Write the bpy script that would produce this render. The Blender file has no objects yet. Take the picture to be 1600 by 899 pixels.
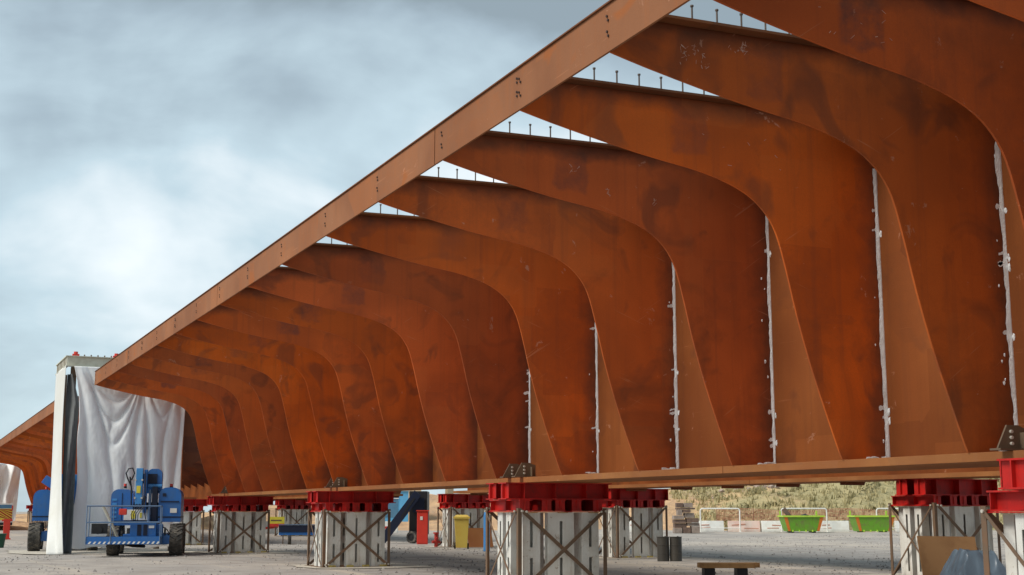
import bpy, math, random
from mathutils import Vector, Matrix, noise
R = math.radians
random.seed(7)
scene = bpy.context.scene
col = scene.collection

# ------------------------------------------------------------------ camera
CAM_H = 1.35
psi, th = R(24.666), R(9.675)
cd = bpy.data.cameras.new('camera')
cam = bpy.data.objects.new('camera', cd); col.objects.link(cam)
cam.location = (0, 0, CAM_H)
cam.rotation_euler = (R(90) + th, 0, -psi)
cd.sensor_width = 36.0
cd.lens = 2050 / 1600 * 36
cd.clip_start = 0.1; cd.clip_end = 6000
scene.camera = cam
scene.render.resolution_x = 1024; scene.render.resolution_y = 575

# ------------------------------------------------------------------ world, sun, exposure
SUN_AZ = R(268)          # compass-like: direction the light comes from, measured from +Y clockwise
SUN_EL = R(46)
w = bpy.data.worlds.new("World"); scene.world = w; w.use_nodes = True
nt = w.node_tree; nt.nodes.clear()
def N(t, **k):
    n = nt.nodes.new(t)
    for a, b in k.items(): setattr(n, a, b)
    return n
out = N('ShaderNodeOutputWorld'); bg = N('ShaderNodeBackground')
sky = N('ShaderNodeTexSky'); sky.sky_type = 'NISHITA'; sky.sun_disc = False
sky.sun_elevation = SUN_EL; sky.sun_rotation = SUN_AZ
tc = N('ShaderNodeTexCoord'); SKYLOC = (1.3, 5.0, 2.0)
mp = N('ShaderNodeMapping'); mp.inputs['Scale'].default_value = (1, 1, 2.2); mp.inputs['Location'].default_value = SKYLOC
n1 = N('ShaderNodeTexNoise'); n1.inputs['Scale'].default_value = 1.9; n1.inputs['Detail'].default_value = 5; n1.inputs['Roughness'].default_value = 0.5; n1.inputs['Distortion'].default_value = 0.6
mp2 = N('ShaderNodeMapping'); mp2.inputs['Scale'].default_value = (1, 1, 2.2); mp2.inputs['Location'].default_value = (7.3, 1.4, 2.2)
n2 = N('ShaderNodeTexNoise'); n2.inputs['Scale'].default_value = 4.5; n2.inputs['Detail'].default_value = 7; n2.inputs['Roughness'].default_value = 0.5; n2.inputs['Distortion'].default_value = 0.3
nt.links.new(tc.outputs['Generated'], mp.inputs[0]); nt.links.new(mp.outputs[0], n1.inputs['Vector'])
nt.links.new(tc.outputs['Generated'], mp2.inputs[0]); nt.links.new(mp2.outputs[0], n2.inputs['Vector'])
sx = N('ShaderNodeSeparateXYZ'); nt.links.new(tc.outputs['Generated'], sx.inputs[0])
# lighter towards the horizon, heavier cloud above
grad = N('ShaderNodeMapRange'); grad.inputs[1].default_value = 0.0; grad.inputs[2].default_value = 0.5; grad.inputs[3].default_value = -0.03; grad.inputs[4].default_value = -0.20
nt.links.new(sx.outputs['Z'], grad.inputs[0])
m1 = N('ShaderNodeMath', operation='MULTIPLY'); m1.inputs[1].default_value = 0.72; nt.links.new(n1.outputs['Fac'], m1.inputs[0])
m2 = N('ShaderNodeMath', operation='MULTIPLY_ADD'); m2.inputs[1].default_value = 0.52; nt.links.new(n2.outputs['Fac'], m2.inputs[0]); nt.links.new(m1.outputs[0], m2.inputs[2])
m3 = N('ShaderNodeMath', operation='ADD'); nt.links.new(m2.outputs[0], m3.inputs[0]); nt.links.new(grad.outputs[0], m3.inputs[1])
cr = N('ShaderNodeValToRGB'); e = cr.color_ramp.elements
e[0].position = 0.40; e[0].color = (0.27, 0.335, 0.37, 1)
e[1].position = 0.72; e[1].color = (0.92, 0.96, 0.97, 1)
a = cr.color_ramp.elements.new(0.47); a.color = (0.36, 0.45, 0.505, 1)
a = cr.color_ramp.elements.new(0.57); a.color = (0.51, 0.635, 0.695, 1)
nt.links.new(m3.outputs[0], cr.inputs[0])
CLOUD = 0.46                                  # cloud radiance before exposure
sc = N('ShaderNodeVectorMath', operation='SCALE'); sc.inputs['Scale'].default_value = CLOUD / 0.1
nt.links.new(cr.outputs[0], sc.inputs[0])
mx = N('ShaderNodeMix', data_type='RGBA'); mx.inputs[0].default_value = 0.93
nt.links.new(sky.outputs[0], mx.inputs[6]); nt.links.new(sc.outputs[0], mx.inputs[7])
nt.links.new(mx.outputs[2], bg.inputs[0]); bg.inputs[1].default_value = 0.1
nt.links.new(bg.outputs[0], out.inputs[0])

sd = bpy.data.lights.new('sun', 'SUN'); sun = bpy.data.objects.new('sun', sd); col.objects.link(sun)
sd.energy = 1.5; sd.angle = R(26); sd.color = (1.0, 0.95, 0.87)
dv = Vector((math.sin(SUN_AZ) * math.cos(SUN_EL), math.cos(SUN_AZ) * math.cos(SUN_EL), math.sin(SUN_EL)))
sun.rotation_euler = dv.to_track_quat('Z', 'Y').to_euler()
scene.view_settings.view_transform = 'Standard'; scene.view_settings.look = 'None'
scene.view_settings.gamma = 1; scene.view_settings.use_curve_mapping = False
scene.view_settings.exposure = 1.32

# ------------------------------------------------------------------ materials
def newmat(name):
    m = bpy.data.materials.new(name); m.use_nodes = True
    t = m.node_tree; t.nodes.clear()
    o = t.nodes.new('ShaderNodeOutputMaterial'); b = t.nodes.new('ShaderNodeBsdfPrincipled')
    t.links.new(b.outputs[0], o.inputs[0])
    return m, t, b
def mixc(t, fac, a, b, mode='MIX'):
    n = t.nodes.new('ShaderNodeMix'); n.data_type = 'RGBA'; n.blend_type = mode
    for s, v in ((n.inputs[0], fac), (n.inputs[6], a), (n.inputs[7], b)):
        if hasattr(v, 'links'): t.links.new(v, s)
        else: s.default_value = v if not isinstance(v, tuple) else (*v[:3], 1)
    return n.outputs[2]
def nz(t, vec, scale, detail=4, rough=0.5, dist=0.0):
    n = t.nodes.new('ShaderNodeTexNoise'); n.inputs['Scale'].default_value = scale; n.inputs['Detail'].default_value = detail
    n.inputs['Roughness'].default_value = rough; n.inputs['Distortion'].default_value = dist
    t.links.new(vec, n.inputs['Vector']); return n.outputs['Fac']
def mr(t, v, a, b, c=0.0, d=1.0):
    n = t.nodes.new('ShaderNodeMapRange'); t.links.new(v, n.inputs[0])
    for i, q in enumerate((a, b, c, d)): n.inputs[i + 1].default_value = q
    return n.outputs[0]
def mth(t, op, a, b):
    n = t.nodes.new('ShaderNodeMath'); n.operation = op
    for s, v in ((n.inputs[0], a), (n.inputs[1], b)):
        if hasattr(v, 'links'): t.links.new(v, s)
        else: s.default_value = v
    return n.outputs[0]
def objvec(t, scale=(1, 1, 1), rnd=30.0):
    """object coordinates, shifted by a per-object random so that repeats differ"""
    tc = t.nodes.new('ShaderNodeTexCoord'); oi = t.nodes.new('ShaderNodeObjectInfo')
    ml = t.nodes.new('ShaderNodeMath'); ml.operation = 'MULTIPLY'; ml.inputs[1].default_value = rnd
    t.links.new(oi.outputs['Random'], ml.inputs[0])
    ad = t.nodes.new('ShaderNodeVectorMath'); ad.operation = 'ADD'
    mp = t.nodes.new('ShaderNodeMapping'); mp.inputs['Scale'].default_value = scale
    t.links.new(tc.outputs['Object'], mp.inputs[0]); t.links.new(mp.outputs[0], ad.inputs[0]); t.links.new(ml.outputs[0], ad.inputs[1])
    return ad.outputs[0], tc.outputs['Object'], oi.outputs['Random']
def bump(t, b, h, strength, dist=0.02):
    n = t.nodes.new('ShaderNodeBump'); n.inputs['Strength'].default_value = strength; n.inputs['Distance'].default_value = dist
    t.links.new(h, n.inputs['Height']); t.links.new(n.outputs[0], b.inputs['Normal'])

def rust(name, bright, mid, dark, patch=False, spot=0.5, scuff=0.5, rough=0.75, var=0.35):
    m, t, b = newmat(name)
    v, obj, rnd = objvec(t)
    big = nz(t, v, 0.55, 3, 0.55, 0.4)
    c = mixc(t, mr(t, big, 0.36, 0.62), mid, bright)
    v2, _, _ = objvec(t, (1, 1, 0.35), 55)
    streak = nz(t, v2, 2.2, 5, 0.6, 0.3)
    c = mixc(t, mth(t, 'MULTIPLY', mr(t, streak, 0.5, 0.72), 0.55), c, mid)
    scale_ = nz(t, v, 1.1, 3, 0.5, 1.2)                     # mill scale left on the plate
    c = mixc(t, mth(t, 'MULTIPLY', mr(t, scale_, 0.58, 0.68), spot), c, dark)
    fine = nz(t, v, 38, 3, 0.6)
    c = mixc(t, mth(t, 'MULTIPLY', mr(t, fine, 0.35, 0.7), 0.22), c, mid)
    if patch:                                               # squarish mill-scale patch near the tip of each bracket
        s = t.nodes.new('ShaderNodeSeparateXYZ'); t.links.new(obj, s.inputs[0])
        wob = mth(t, 'MULTIPLY', nz(t, v, 5, 4, 0.6), 0.22)
        x = mth(t, 'ADD', s.outputs['X'], wob); z = mth(t, 'ADD', s.outputs['Z'], wob)
        rx = mth(t, 'MULTIPLY', rnd, 0.5)
        x = mth(t, 'SUBTRACT', x, rx)
        inx = mth(t, 'MULTIPLY', mr(t, x, -3.25, -3.17), mr(t, x, -2.72, -2.78))
        inz = mth(t, 'MULTIPLY', mr(t, z, 5.38, 5.44), mr(t, z, 5.96, 5.9))
        f = mth(t, 'MULTIPLY', mth(t, 'MULTIPLY', inx, inz), mth(t, 'MULTIPLY', mr(t, nz(t, v, 3, 5, 0.7), 0.35, 0.65, 0.1, 0.8), mr(t, mth(t, 'FRACT', mth(t, 'MULTIPLY', rnd, 13.7), 0), 0.1, 0.7, 0.35, 1.0)))
        c = mixc(t, f, c, (0.10, 0.052, 0.05))
        # darker ragged bands along the weld to the web and along the top flange weld
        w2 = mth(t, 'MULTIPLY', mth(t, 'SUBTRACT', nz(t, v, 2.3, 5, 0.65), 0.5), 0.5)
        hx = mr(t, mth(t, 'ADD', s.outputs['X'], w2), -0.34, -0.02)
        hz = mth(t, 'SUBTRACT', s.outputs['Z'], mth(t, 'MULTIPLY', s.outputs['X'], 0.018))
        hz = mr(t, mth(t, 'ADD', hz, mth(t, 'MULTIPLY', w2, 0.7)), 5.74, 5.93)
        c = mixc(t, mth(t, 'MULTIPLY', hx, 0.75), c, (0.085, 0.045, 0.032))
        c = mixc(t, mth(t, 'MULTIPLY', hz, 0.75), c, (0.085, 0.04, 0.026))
        # ragged islands of mill scale, weighted downward to paint shade over the lower plate
        ls = mth(t, 'ADD', nz(t, v, 0.8, 6, 0.62, 0.8), mr(t, s.outputs['Z'], 5.2, 2.0, -0.06, 0.13))
        c = mixc(t, mth(t, 'MULTIPLY', mr(t, ls, 0.53, 0.72), 0.50), c, (0.13, 0.045, 0.022))
        # burnt stripe of scale beside the weld
        r2 = mth(t, 'FRACT', mth(t, 'MULTIPLY', rnd, 7.31), 0)
        zz = mth(t, 'SUBTRACT', z, mth(t, 'MULTIPLY', r2, 1.6))
        inb = mth(t, 'MULTIPLY', mr(t, x, 0.0, 0.08), mr(t, zz, 3.2, 3.14))
        inb = mth(t, 'MULTIPLY', inb, mr(t, zz, 2.45, 2.55))
        c = mixc(t, mth(t, 'MULTIPLY', inb, 0.55), c, (0.09, 0.035, 0.028))
    # run-off streaks, rectangular plate marks and drag scratches
    vs_, _, _ = objvec(t, (9, 9, 0.22), 71)
    c = mixc(t, mth(t, 'MULTIPLY', mr(t, nz(t, vs_, 1.0, 4, 0.6), 0.52, 0.75), 0.30), c, dark)
    vo = t.nodes.new('ShaderNodeTexVoronoi'); vo.distance = 'CHEBYCHEV'; vo.inputs['Scale'].default_value = 0.95; vo.inputs['Randomness'].default_value = 0.8; t.links.new(v, vo.inputs['Vector'])
    sv = t.nodes.new('ShaderNodeSeparateColor'); t.links.new(vo.outputs['Color'], sv.inputs[0])
    c = mixc(t, mth(t, 'MULTIPLY', mr(t, sv.outputs[0], 0.70, 0.72), mr(t, nz(t, v, 6, 5, 0.7), 0.3, 0.7, 0.0, 0.28)), c, dark)
    c = mixc(t, mth(t, 'MULTIPLY', mr(t, sv.outputs[1], 0.80, 0.82), 0.08), c, (0.62, 0.20, 0.05))
    for rot, off in ((0.6, 3.0), (-0.35, 9.0)):
        mp_ = t.nodes.new('ShaderNodeMapping'); mp_.inputs['Rotation'].default_value = (0, rot, 0); mp_.inputs['Location'].default_value = (off, 0, off)
        t.links.new(v, mp_.inputs[0]); mq = t.nodes.new('ShaderNodeMapping'); mq.inputs['Scale'].default_value = (1.1, 1, 34); t.links.new(mp_.outputs[0], mq.inputs[0])
        c = mixc(t, mth(t, 'MULTIPLY', mth(t, 'MULTIPLY', mr(t, nz(t, mq.outputs[0], 1.0, 2, 0.5), 0.70, 0.74), mr(t, nz(t, v, 0.9, 2), 0.5, 0.6)), scuff * 0.9), c, (0.60, 0.27, 0.14))
    gr = nz(t, v, 160, 2, 0.6)
    c = mixc(t, mth(t, 'MULTIPLY', mr(t, gr, 0.4, 0.75), 0.25), c, dark)
    sc_ = nz(t, v, 3.4, 6, 0.72, 0.5)
    c = mixc(t, mth(t, 'MULTIPLY', mr(t, sc_, 0.655, 0.685), scuff * 1.3), c, (0.55, 0.30, 0.20))
    hv = t.nodes.new('ShaderNodeHueSaturation'); t.links.new(c, hv.inputs['Color'])
    r3 = mth(t, 'FRACT', mth(t, 'MULTIPLY', rnd, 5.77), 0)
    t.links.new(mr(t, r3, 0, 1, 0.5 - 0.008 * var, 0.5 + 0.006 * var), hv.inputs['Hue'])
    t.links.new(mr(t, mth(t, 'FRACT', mth(t, 'MULTIPLY', rnd, 9.13), 0), 0, 1, 1.0 - 0.10 * var, 1.0 + 0.03 * var), hv.inputs['Saturation'])
    t.links.new(mr(t, rnd, 0, 1, 1 - var / 2, 1 + var / 2), hv.inputs['Value'])
    t.links.new(hv.outputs[0], b.inputs['Base Color'])
    b.inputs['Roughness'].default_value = rough
    b.inputs['Specular IOR Level'].default_value = 0.14
    bump(t, b, mth(t, 'ADD', mth(t, 'MULTIPLY', fine, 0.3), mth(t, 'MULTIPLY', big, 1.2)), 0.25, 0.02)
    return m
def paint(name, c, c2=None, rough=0.5, nscale=3, amt=0.5, metal=0.0, spec=0.4, bmp=0.0, streak=0.0, sc=(0.16, 0.07, 0.03)):
    m, t, b = newmat(name)
    v, obj, rnd = objvec(t)
    if c2 is None: c2 = tuple(q * 0.6 for q in c)
    f = mth(t, 'MULTIPLY', mr(t, nz(t, v, nscale, 6, 0.62), 0.45, 0.72), amt)
    cc = mixc(t, f, c, c2)
    if streak:
        v3, _, _ = objvec(t, (14, 14, 0.9), 47)
        cc = mixc(t, mth(t, 'MULTIPLY', mr(t, nz(t, v3, 1.0, 5, 0.65), 0.53, 0.74), streak), cc, sc)
        cc = mixc(t, mth(t, 'MULTIPLY', mr(t, nz(t, v, 9.0, 6, 0.75), 0.60, 0.66), streak * 1.3), cc, sc)
    t.links.new(cc, b.inputs['Base Color'])
    b.inputs['Roughness'].default_value = rough; b.inputs['Metallic'].default_value = metal
    b.inputs['Specular IOR Level'].default_value = spec
    if bmp: bump(t, b, nz(t, v, nscale * 6, 4, 0.6), bmp, 0.02)
    return m

M = {}
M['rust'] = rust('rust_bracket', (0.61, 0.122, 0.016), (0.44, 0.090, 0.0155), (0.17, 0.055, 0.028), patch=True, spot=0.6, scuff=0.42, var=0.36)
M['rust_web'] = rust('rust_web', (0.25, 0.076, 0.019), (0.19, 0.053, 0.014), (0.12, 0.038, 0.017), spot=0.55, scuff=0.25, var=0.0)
M['rust_edge'] = rust('rust_edge', (0.28, 0.125, 0.062), (0.21, 0.088, 0.043), (0.33, 0.10, 0.025), spot=0.8, scuff=0.35, var=0.12)
M['rust_flange'] = rust('rust_flange', (0.34, 0.145, 0.05), (0.25, 0.09, 0.03), (0.28, 0.12, 0.06), spot=0.4, scuff=0.3, var=0.05)
M['rust_top'] = rust('rust_top', (0.20, 0.075, 0.03), (0.14, 0.055, 0.025), (0.08, 0.04, 0.025), spot=0.4, scuff=0.1, var=0.1)
M['stud'] = paint('stud_steel', (0.10, 0.075, 0.06), rough=0.6)
M['weld'] = paint('weld_primer', (0.88, 0.90, 0.90), (0.55, 0.55, 0.52), rough=0.7, nscale=9, amt=0.6, bmp=0.5)
M['chalk'] = paint('chalk', (0.60, 0.42, 0.34), (0.45, 0.2, 0.12), rough=0.9, nscale=30, amt=0.9)
M['splice'] = paint('splice_steel', (0.155, 0.105, 0.065), (0.09, 0.06, 0.04), rough=0.6)
M['boltw'] = paint('bolt_zinc', (0.62, 0.58, 0.50), rough=0.4, metal=0.2)
M['boltd'] = paint('bolt_dark', (0.05, 0.025, 0.018), rough=0.6)
M['red'] = paint('red_steel', (0.50, 0.010, 0.006), (0.27, 0.012, 0.009), rough=0.55, nscale=4, amt=0.9, streak=0.55, sc=(0.11, 0.022, 0.014))
M['white_steel'] = paint('white_steel', (0.72, 0.71, 0.66), (0.52, 0.47, 0.38), rough=0.5, nscale=3, amt=0.6, streak=0.5, sc=(0.30, 0.20, 0.12))
M['brown_steel'] = paint('brown_angle', (0.145, 0.095, 0.06), (0.22, 0.10, 0.045), rough=0.65, nscale=5, amt=0.7)
M['lime'] = paint('ochre_foot', (0.42, 0.33, 0.09), (0.2, 0.13, 0.05), rough=0.8, nscale=6, amt=0.9)
M['blue'] = paint('lift_blue', (0.014, 0.13, 0.42), (0.06, 0.14, 0.28), rough=0.42, nscale=3, amt=0.75, streak=0.3, sc=(0.02,0.06,0.16), spec=0.5)
M['bluel'] = paint('lift_blue_faded', (0.06, 0.26, 0.58), (0.03, 0.16, 0.42), rough=0.4, nscale=2, amt=0.5)
M['navy'] = paint('navy', (0.007, 0.013, 0.036), rough=0.55)
M['rubber'] = paint('tyre_rubber', (0.05, 0.047, 0.043), (0.20, 0.175, 0.14), rough=0.85, nscale=5, amt=0.8, bmp=0.2)
M['black'] = paint('black', (0.018, 0.018, 0.02), rough=0.5)
M['greyrail'] = paint('rail_grey', (0.12, 0.19, 0.30), (0.06, 0.10, 0.2), rough=0.4)
M['cream'] = paint('cream_steel', (0.60, 0.59, 0.49), (0.42, 0.38, 0.28), rough=0.5, amt=0.6)
M['wpaint'] = paint('white_paint', (0.78, 0.77, 0.72), (0.6, 0.55, 0.48), rough=0.5)
M['yellow'] = paint('yellow', (0.66, 0.45, 0.05), (0.55, 0.30, 0.04), rough=0.5, nscale=2, amt=0.7)
M['yelp'] = paint('yellow_plastic', (0.74, 0.55, 0.11), (0.68, 0.38, 0.05), rough=0.5, nscale=1.6, amt=0.8)
M['safety_yellow'] = paint('safety_yellow', (0.75, 0.62, 0.06), rough=0.5)
M['safety_red'] = paint('safety_red', (0.40, 0.03, 0.02), rough=0.5)
M['redpl'] = paint('red_plastic', (0.66, 0.05, 0.03), (0.5, 0.03, 0.03), rough=0.45)
M['green'] = paint('skip_green', (0.13, 0.33, 0.02), (0.17, 0.17, 0.06), rough=0.6, nscale=3, amt=0.8, streak=0.5)
M['greenl'] = paint('skip_rim', (0.42, 0.62, 0.06), rough=0.5)
M['orange'] = paint('skip_orange', (0.62, 0.17, 0.02), rough=0.5)
M['netor'] = paint('net_orange', (0.58, 0.25, 0.16), (0.5, 0.22, 0.13), rough=0.7)
M['wood'] = paint('plywood', (0.36, 0.19, 0.08), (0.24, 0.115, 0.045), rough=0.75, nscale=2.2, amt=0.9, bmp=0.1)
M['timber'] = paint('timber', (0.42, 0.23, 0.09), (0.2, 0.1, 0.045), rough=0.8, nscale=4, amt=0.8, bmp=0.2)
M['darkwood'] = paint('dark_timber', (0.13, 0.085, 0.065), (0.24, 0.16, 0.12), rough=0.85, nscale=4, amt=0.8)
M['greywood'] = paint('grey_timber', (0.30, 0.24, 0.20), (0.16, 0.12, 0.1), rough=0.85, nscale=4, amt=0.8)
M['drum'] = paint('drum_dark', (0.05, 0.045, 0.038), (0.09, 0.08, 0.06), rough=0.5)
M['pad'] = paint('concrete_pad', (0.50, 0.45, 0.37), (0.33, 0.29, 0.24), rough=0.9, nscale=3, amt=0.8, bmp=0.3)
M['stone'] = paint('stone', (0.34, 0.32, 0.30), (0.2, 0.18, 0.165), rough=0.9, nscale=8, amt=0.8)
M['rock'] = paint('rubble', (0.36, 0.30, 0.26), (0.34, 0.22, 0.15), rough=0.9, nscale=1, amt=0.8, bmp=0.3)
M['sheet'] = paint('white_sheet', (0.87, 0.88, 0.88), (0.76, 0.75, 0.70), rough=0.9, nscale=0.8, amt=0.4)
M['sheetdim'] = paint('dimmed_white_sheet', (0.62, 0.625, 0.60), (0.55, 0.53, 0.46), rough=0.85, nscale=0.8, amt=0.6, streak=0.15, sc=(.4,.38,.33))  # same white sheeting, colour darkened to offset the strong sun on the strip
M['gapshade'] = paint('gap_shade', (0.13, 0.135, 0.135), rough=0.7)  # painted shade for the gap beside the side sheet
M['tarp'] = paint('tarp_blue', (0.15, 0.20, 0.25), (0.09, 0.12, 0.16), rough=0.3, nscale=4, amt=0.7, spec=0.6)
M['tan'] = paint('tan_wall', (0.66, 0.50, 0.32), (0.5, 0.36, 0.22), rough=0.8)
M['cabin'] = paint('cabin_blue', (0.12, 0.42, 0.72), (0.08, 0.3, 0.55), rough=0.5)
M['glass'] = paint('cab_glass', (0.10, 0.24, 0.38), rough=0.1, spec=0.8)
M['straw'] = paint('straw_grass', (0.42, 0.36, 0.19), (0.33, 0.29, 0.15), rough=0.9, nscale=0.15, amt=1.0)
M['leaf'] = paint('scrub_leaf', (0.34, 0.29, 0.15), (0.24, 0.22, 0.11), rough=0.85, nscale=0.3, amt=1.0)

def ground_mat():
    m, t, b = newmat('ground_gravel')
    tc = t.nodes.new('ShaderNodeTexCoord'); v = tc.outputs['Object']
    big = nz(t, v, 0.10, 5, 0.6, 0.5); mid = nz(t, v, 0.9, 6, 0.65); fine = nz(t, v, 22, 4, 0.7)
    c = mixc(t, mr(t, big, 0.40, 0.62), (0.37, 0.34, 0.31), (0.50, 0.44, 0.375))
    c = mixc(t, mth(t, 'MULTIPLY', mr(t, mid, 0.45, 0.66), 0.75), c, (0.255, 0.225, 0.20))
    mp = t.nodes.new('ShaderNodeMapping'); mp.inputs['Scale'].default_value = (1.2, 0.10, 1); t.links.new(v, mp.inputs[0])
    tr = nz(t, mp.outputs[0], 0.5, 4, 0.6, 0.6)
    c = mixc(t, mth(t, 'MULTIPLY', mr(t, tr, 0.56, 0.68), 0.7), c, (0.58, 0.49, 0.38))
    c = mixc(t, mth(t, 'MULTIPLY', mr(t, fine, 0.35, 0.75), 0.4), c, (0.17, 0.16, 0.15))
    # tyre tracks swinging through the yard, darker damp patches
    wv = mth(t, 'MULTIPLY', mth(t, 'SUBTRACT', nz(t, v, 0.25, 3, 0.5), 0.5), 2.2)
    for cx_, cy_, r_ in ((-30, 20, 42.0), (-30, 20, 43.9), (45, -10, 40.0), (45, -10, 41.9), (60, 95, 60.0), (60, 95, 61.9)):
        dd = t.nodes.new('ShaderNodeVectorMath'); dd.operation = 'DISTANCE'; t.links.new(v, dd.inputs[0]); dd.inputs[1].default_value = (cx_, cy_, 0)
        q = mth(t, 'ABSOLUTE', mth(t, 'SUBTRACT', mth(t, 'ADD', dd.outputs['Value'], wv), r_), 0)
        c = mixc(t, mth(t, 'MULTIPLY', mr(t, q, 0.32, 0.16), mr(t, mid, 0.3, 0.65, 0.65, 0.1)), c, (0.20, 0.175, 0.155))
    damp = nz(t, v, 0.22, 5, 0.6, 0.8)
    c = mixc(t, mth(t, 'MULTIPLY', mr(t, damp, 0.56, 0.64), 0.5), c, (0.21, 0.19, 0.175))
    vo = t.nodes.new('ShaderNodeTexVoronoi'); vo.inputs['Scale'].default_value = 14; t.links.new(v, vo.inputs['Vector'])
    c = mixc(t, mth(t, 'MULTIPLY', mr(t, vo.outputs['Distance'], 0.25, 0.05), 0.35), c, (0.45, 0.43, 0.41))
    t.links.new(c, b.inputs['Base Color']); b.inputs['Roughness'].default_value = 0.95; b.inputs['Specular IOR Level'].default_value = 0.15
    bump(t, b, mth(t, 'ADD', fine, mth(t, 'MULTIPLY', mid, 2.5)), 0.45, 0.02)
    return m
M['ground'] = ground_mat()
def hill_mat():
    m, t, b = newmat('hill_soil')
    tc = t.nodes.new('ShaderNodeTexCoord'); v = tc.outputs['Object']
    s = t.nodes.new('ShaderNodeSeparateXYZ'); t.links.new(v, s.inputs[0])
    # object X runs along the bank: sandy spoil on the left, straw grass on the right
    wob = mth(t, 'MULTIPLY', nz(t, v, 0.12, 4, 0.6), 26)
    f = mr(t, mth(t, 'ADD', s.outputs['X'], wob), 27, 34)
    n = nz(t, v, 0.25, 6, 0.7); n2_ = nz(t, v, 1.6, 5, 0.7)
    sand = mixc(t, mr(t, n, 0.42, 0.6), (0.62, 0.40, 0.22), (0.42, 0.27, 0.17))
    sand = mixc(t, mth(t, 'MULTIPLY', mr(t, n2_, 0.55, 0.7), 0.5), sand, (0.30, 0.26, 0.22))
    grass = mixc(t, mr(t, n, 0.4, 0.62), (0.44, 0.37, 0.20), (0.34, 0.30, 0.165))
    grass = mixc(t, mth(t, 'MULTIPLY', mr(t, n2_, 0.5, 0.7), 0.6), grass, (0.15, 0.15, 0.06))
    t.links.new(mixc(t, f, sand, grass), b.inputs['Base Color'])
    b.inputs['Roughness'].default_value = 0.95; b.inputs['Specular IOR Level'].default_value = 0.1
    bump(t, b, n2_, 0.8, 0.3)
    return m
M['hill'] = hill_mat()

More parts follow.
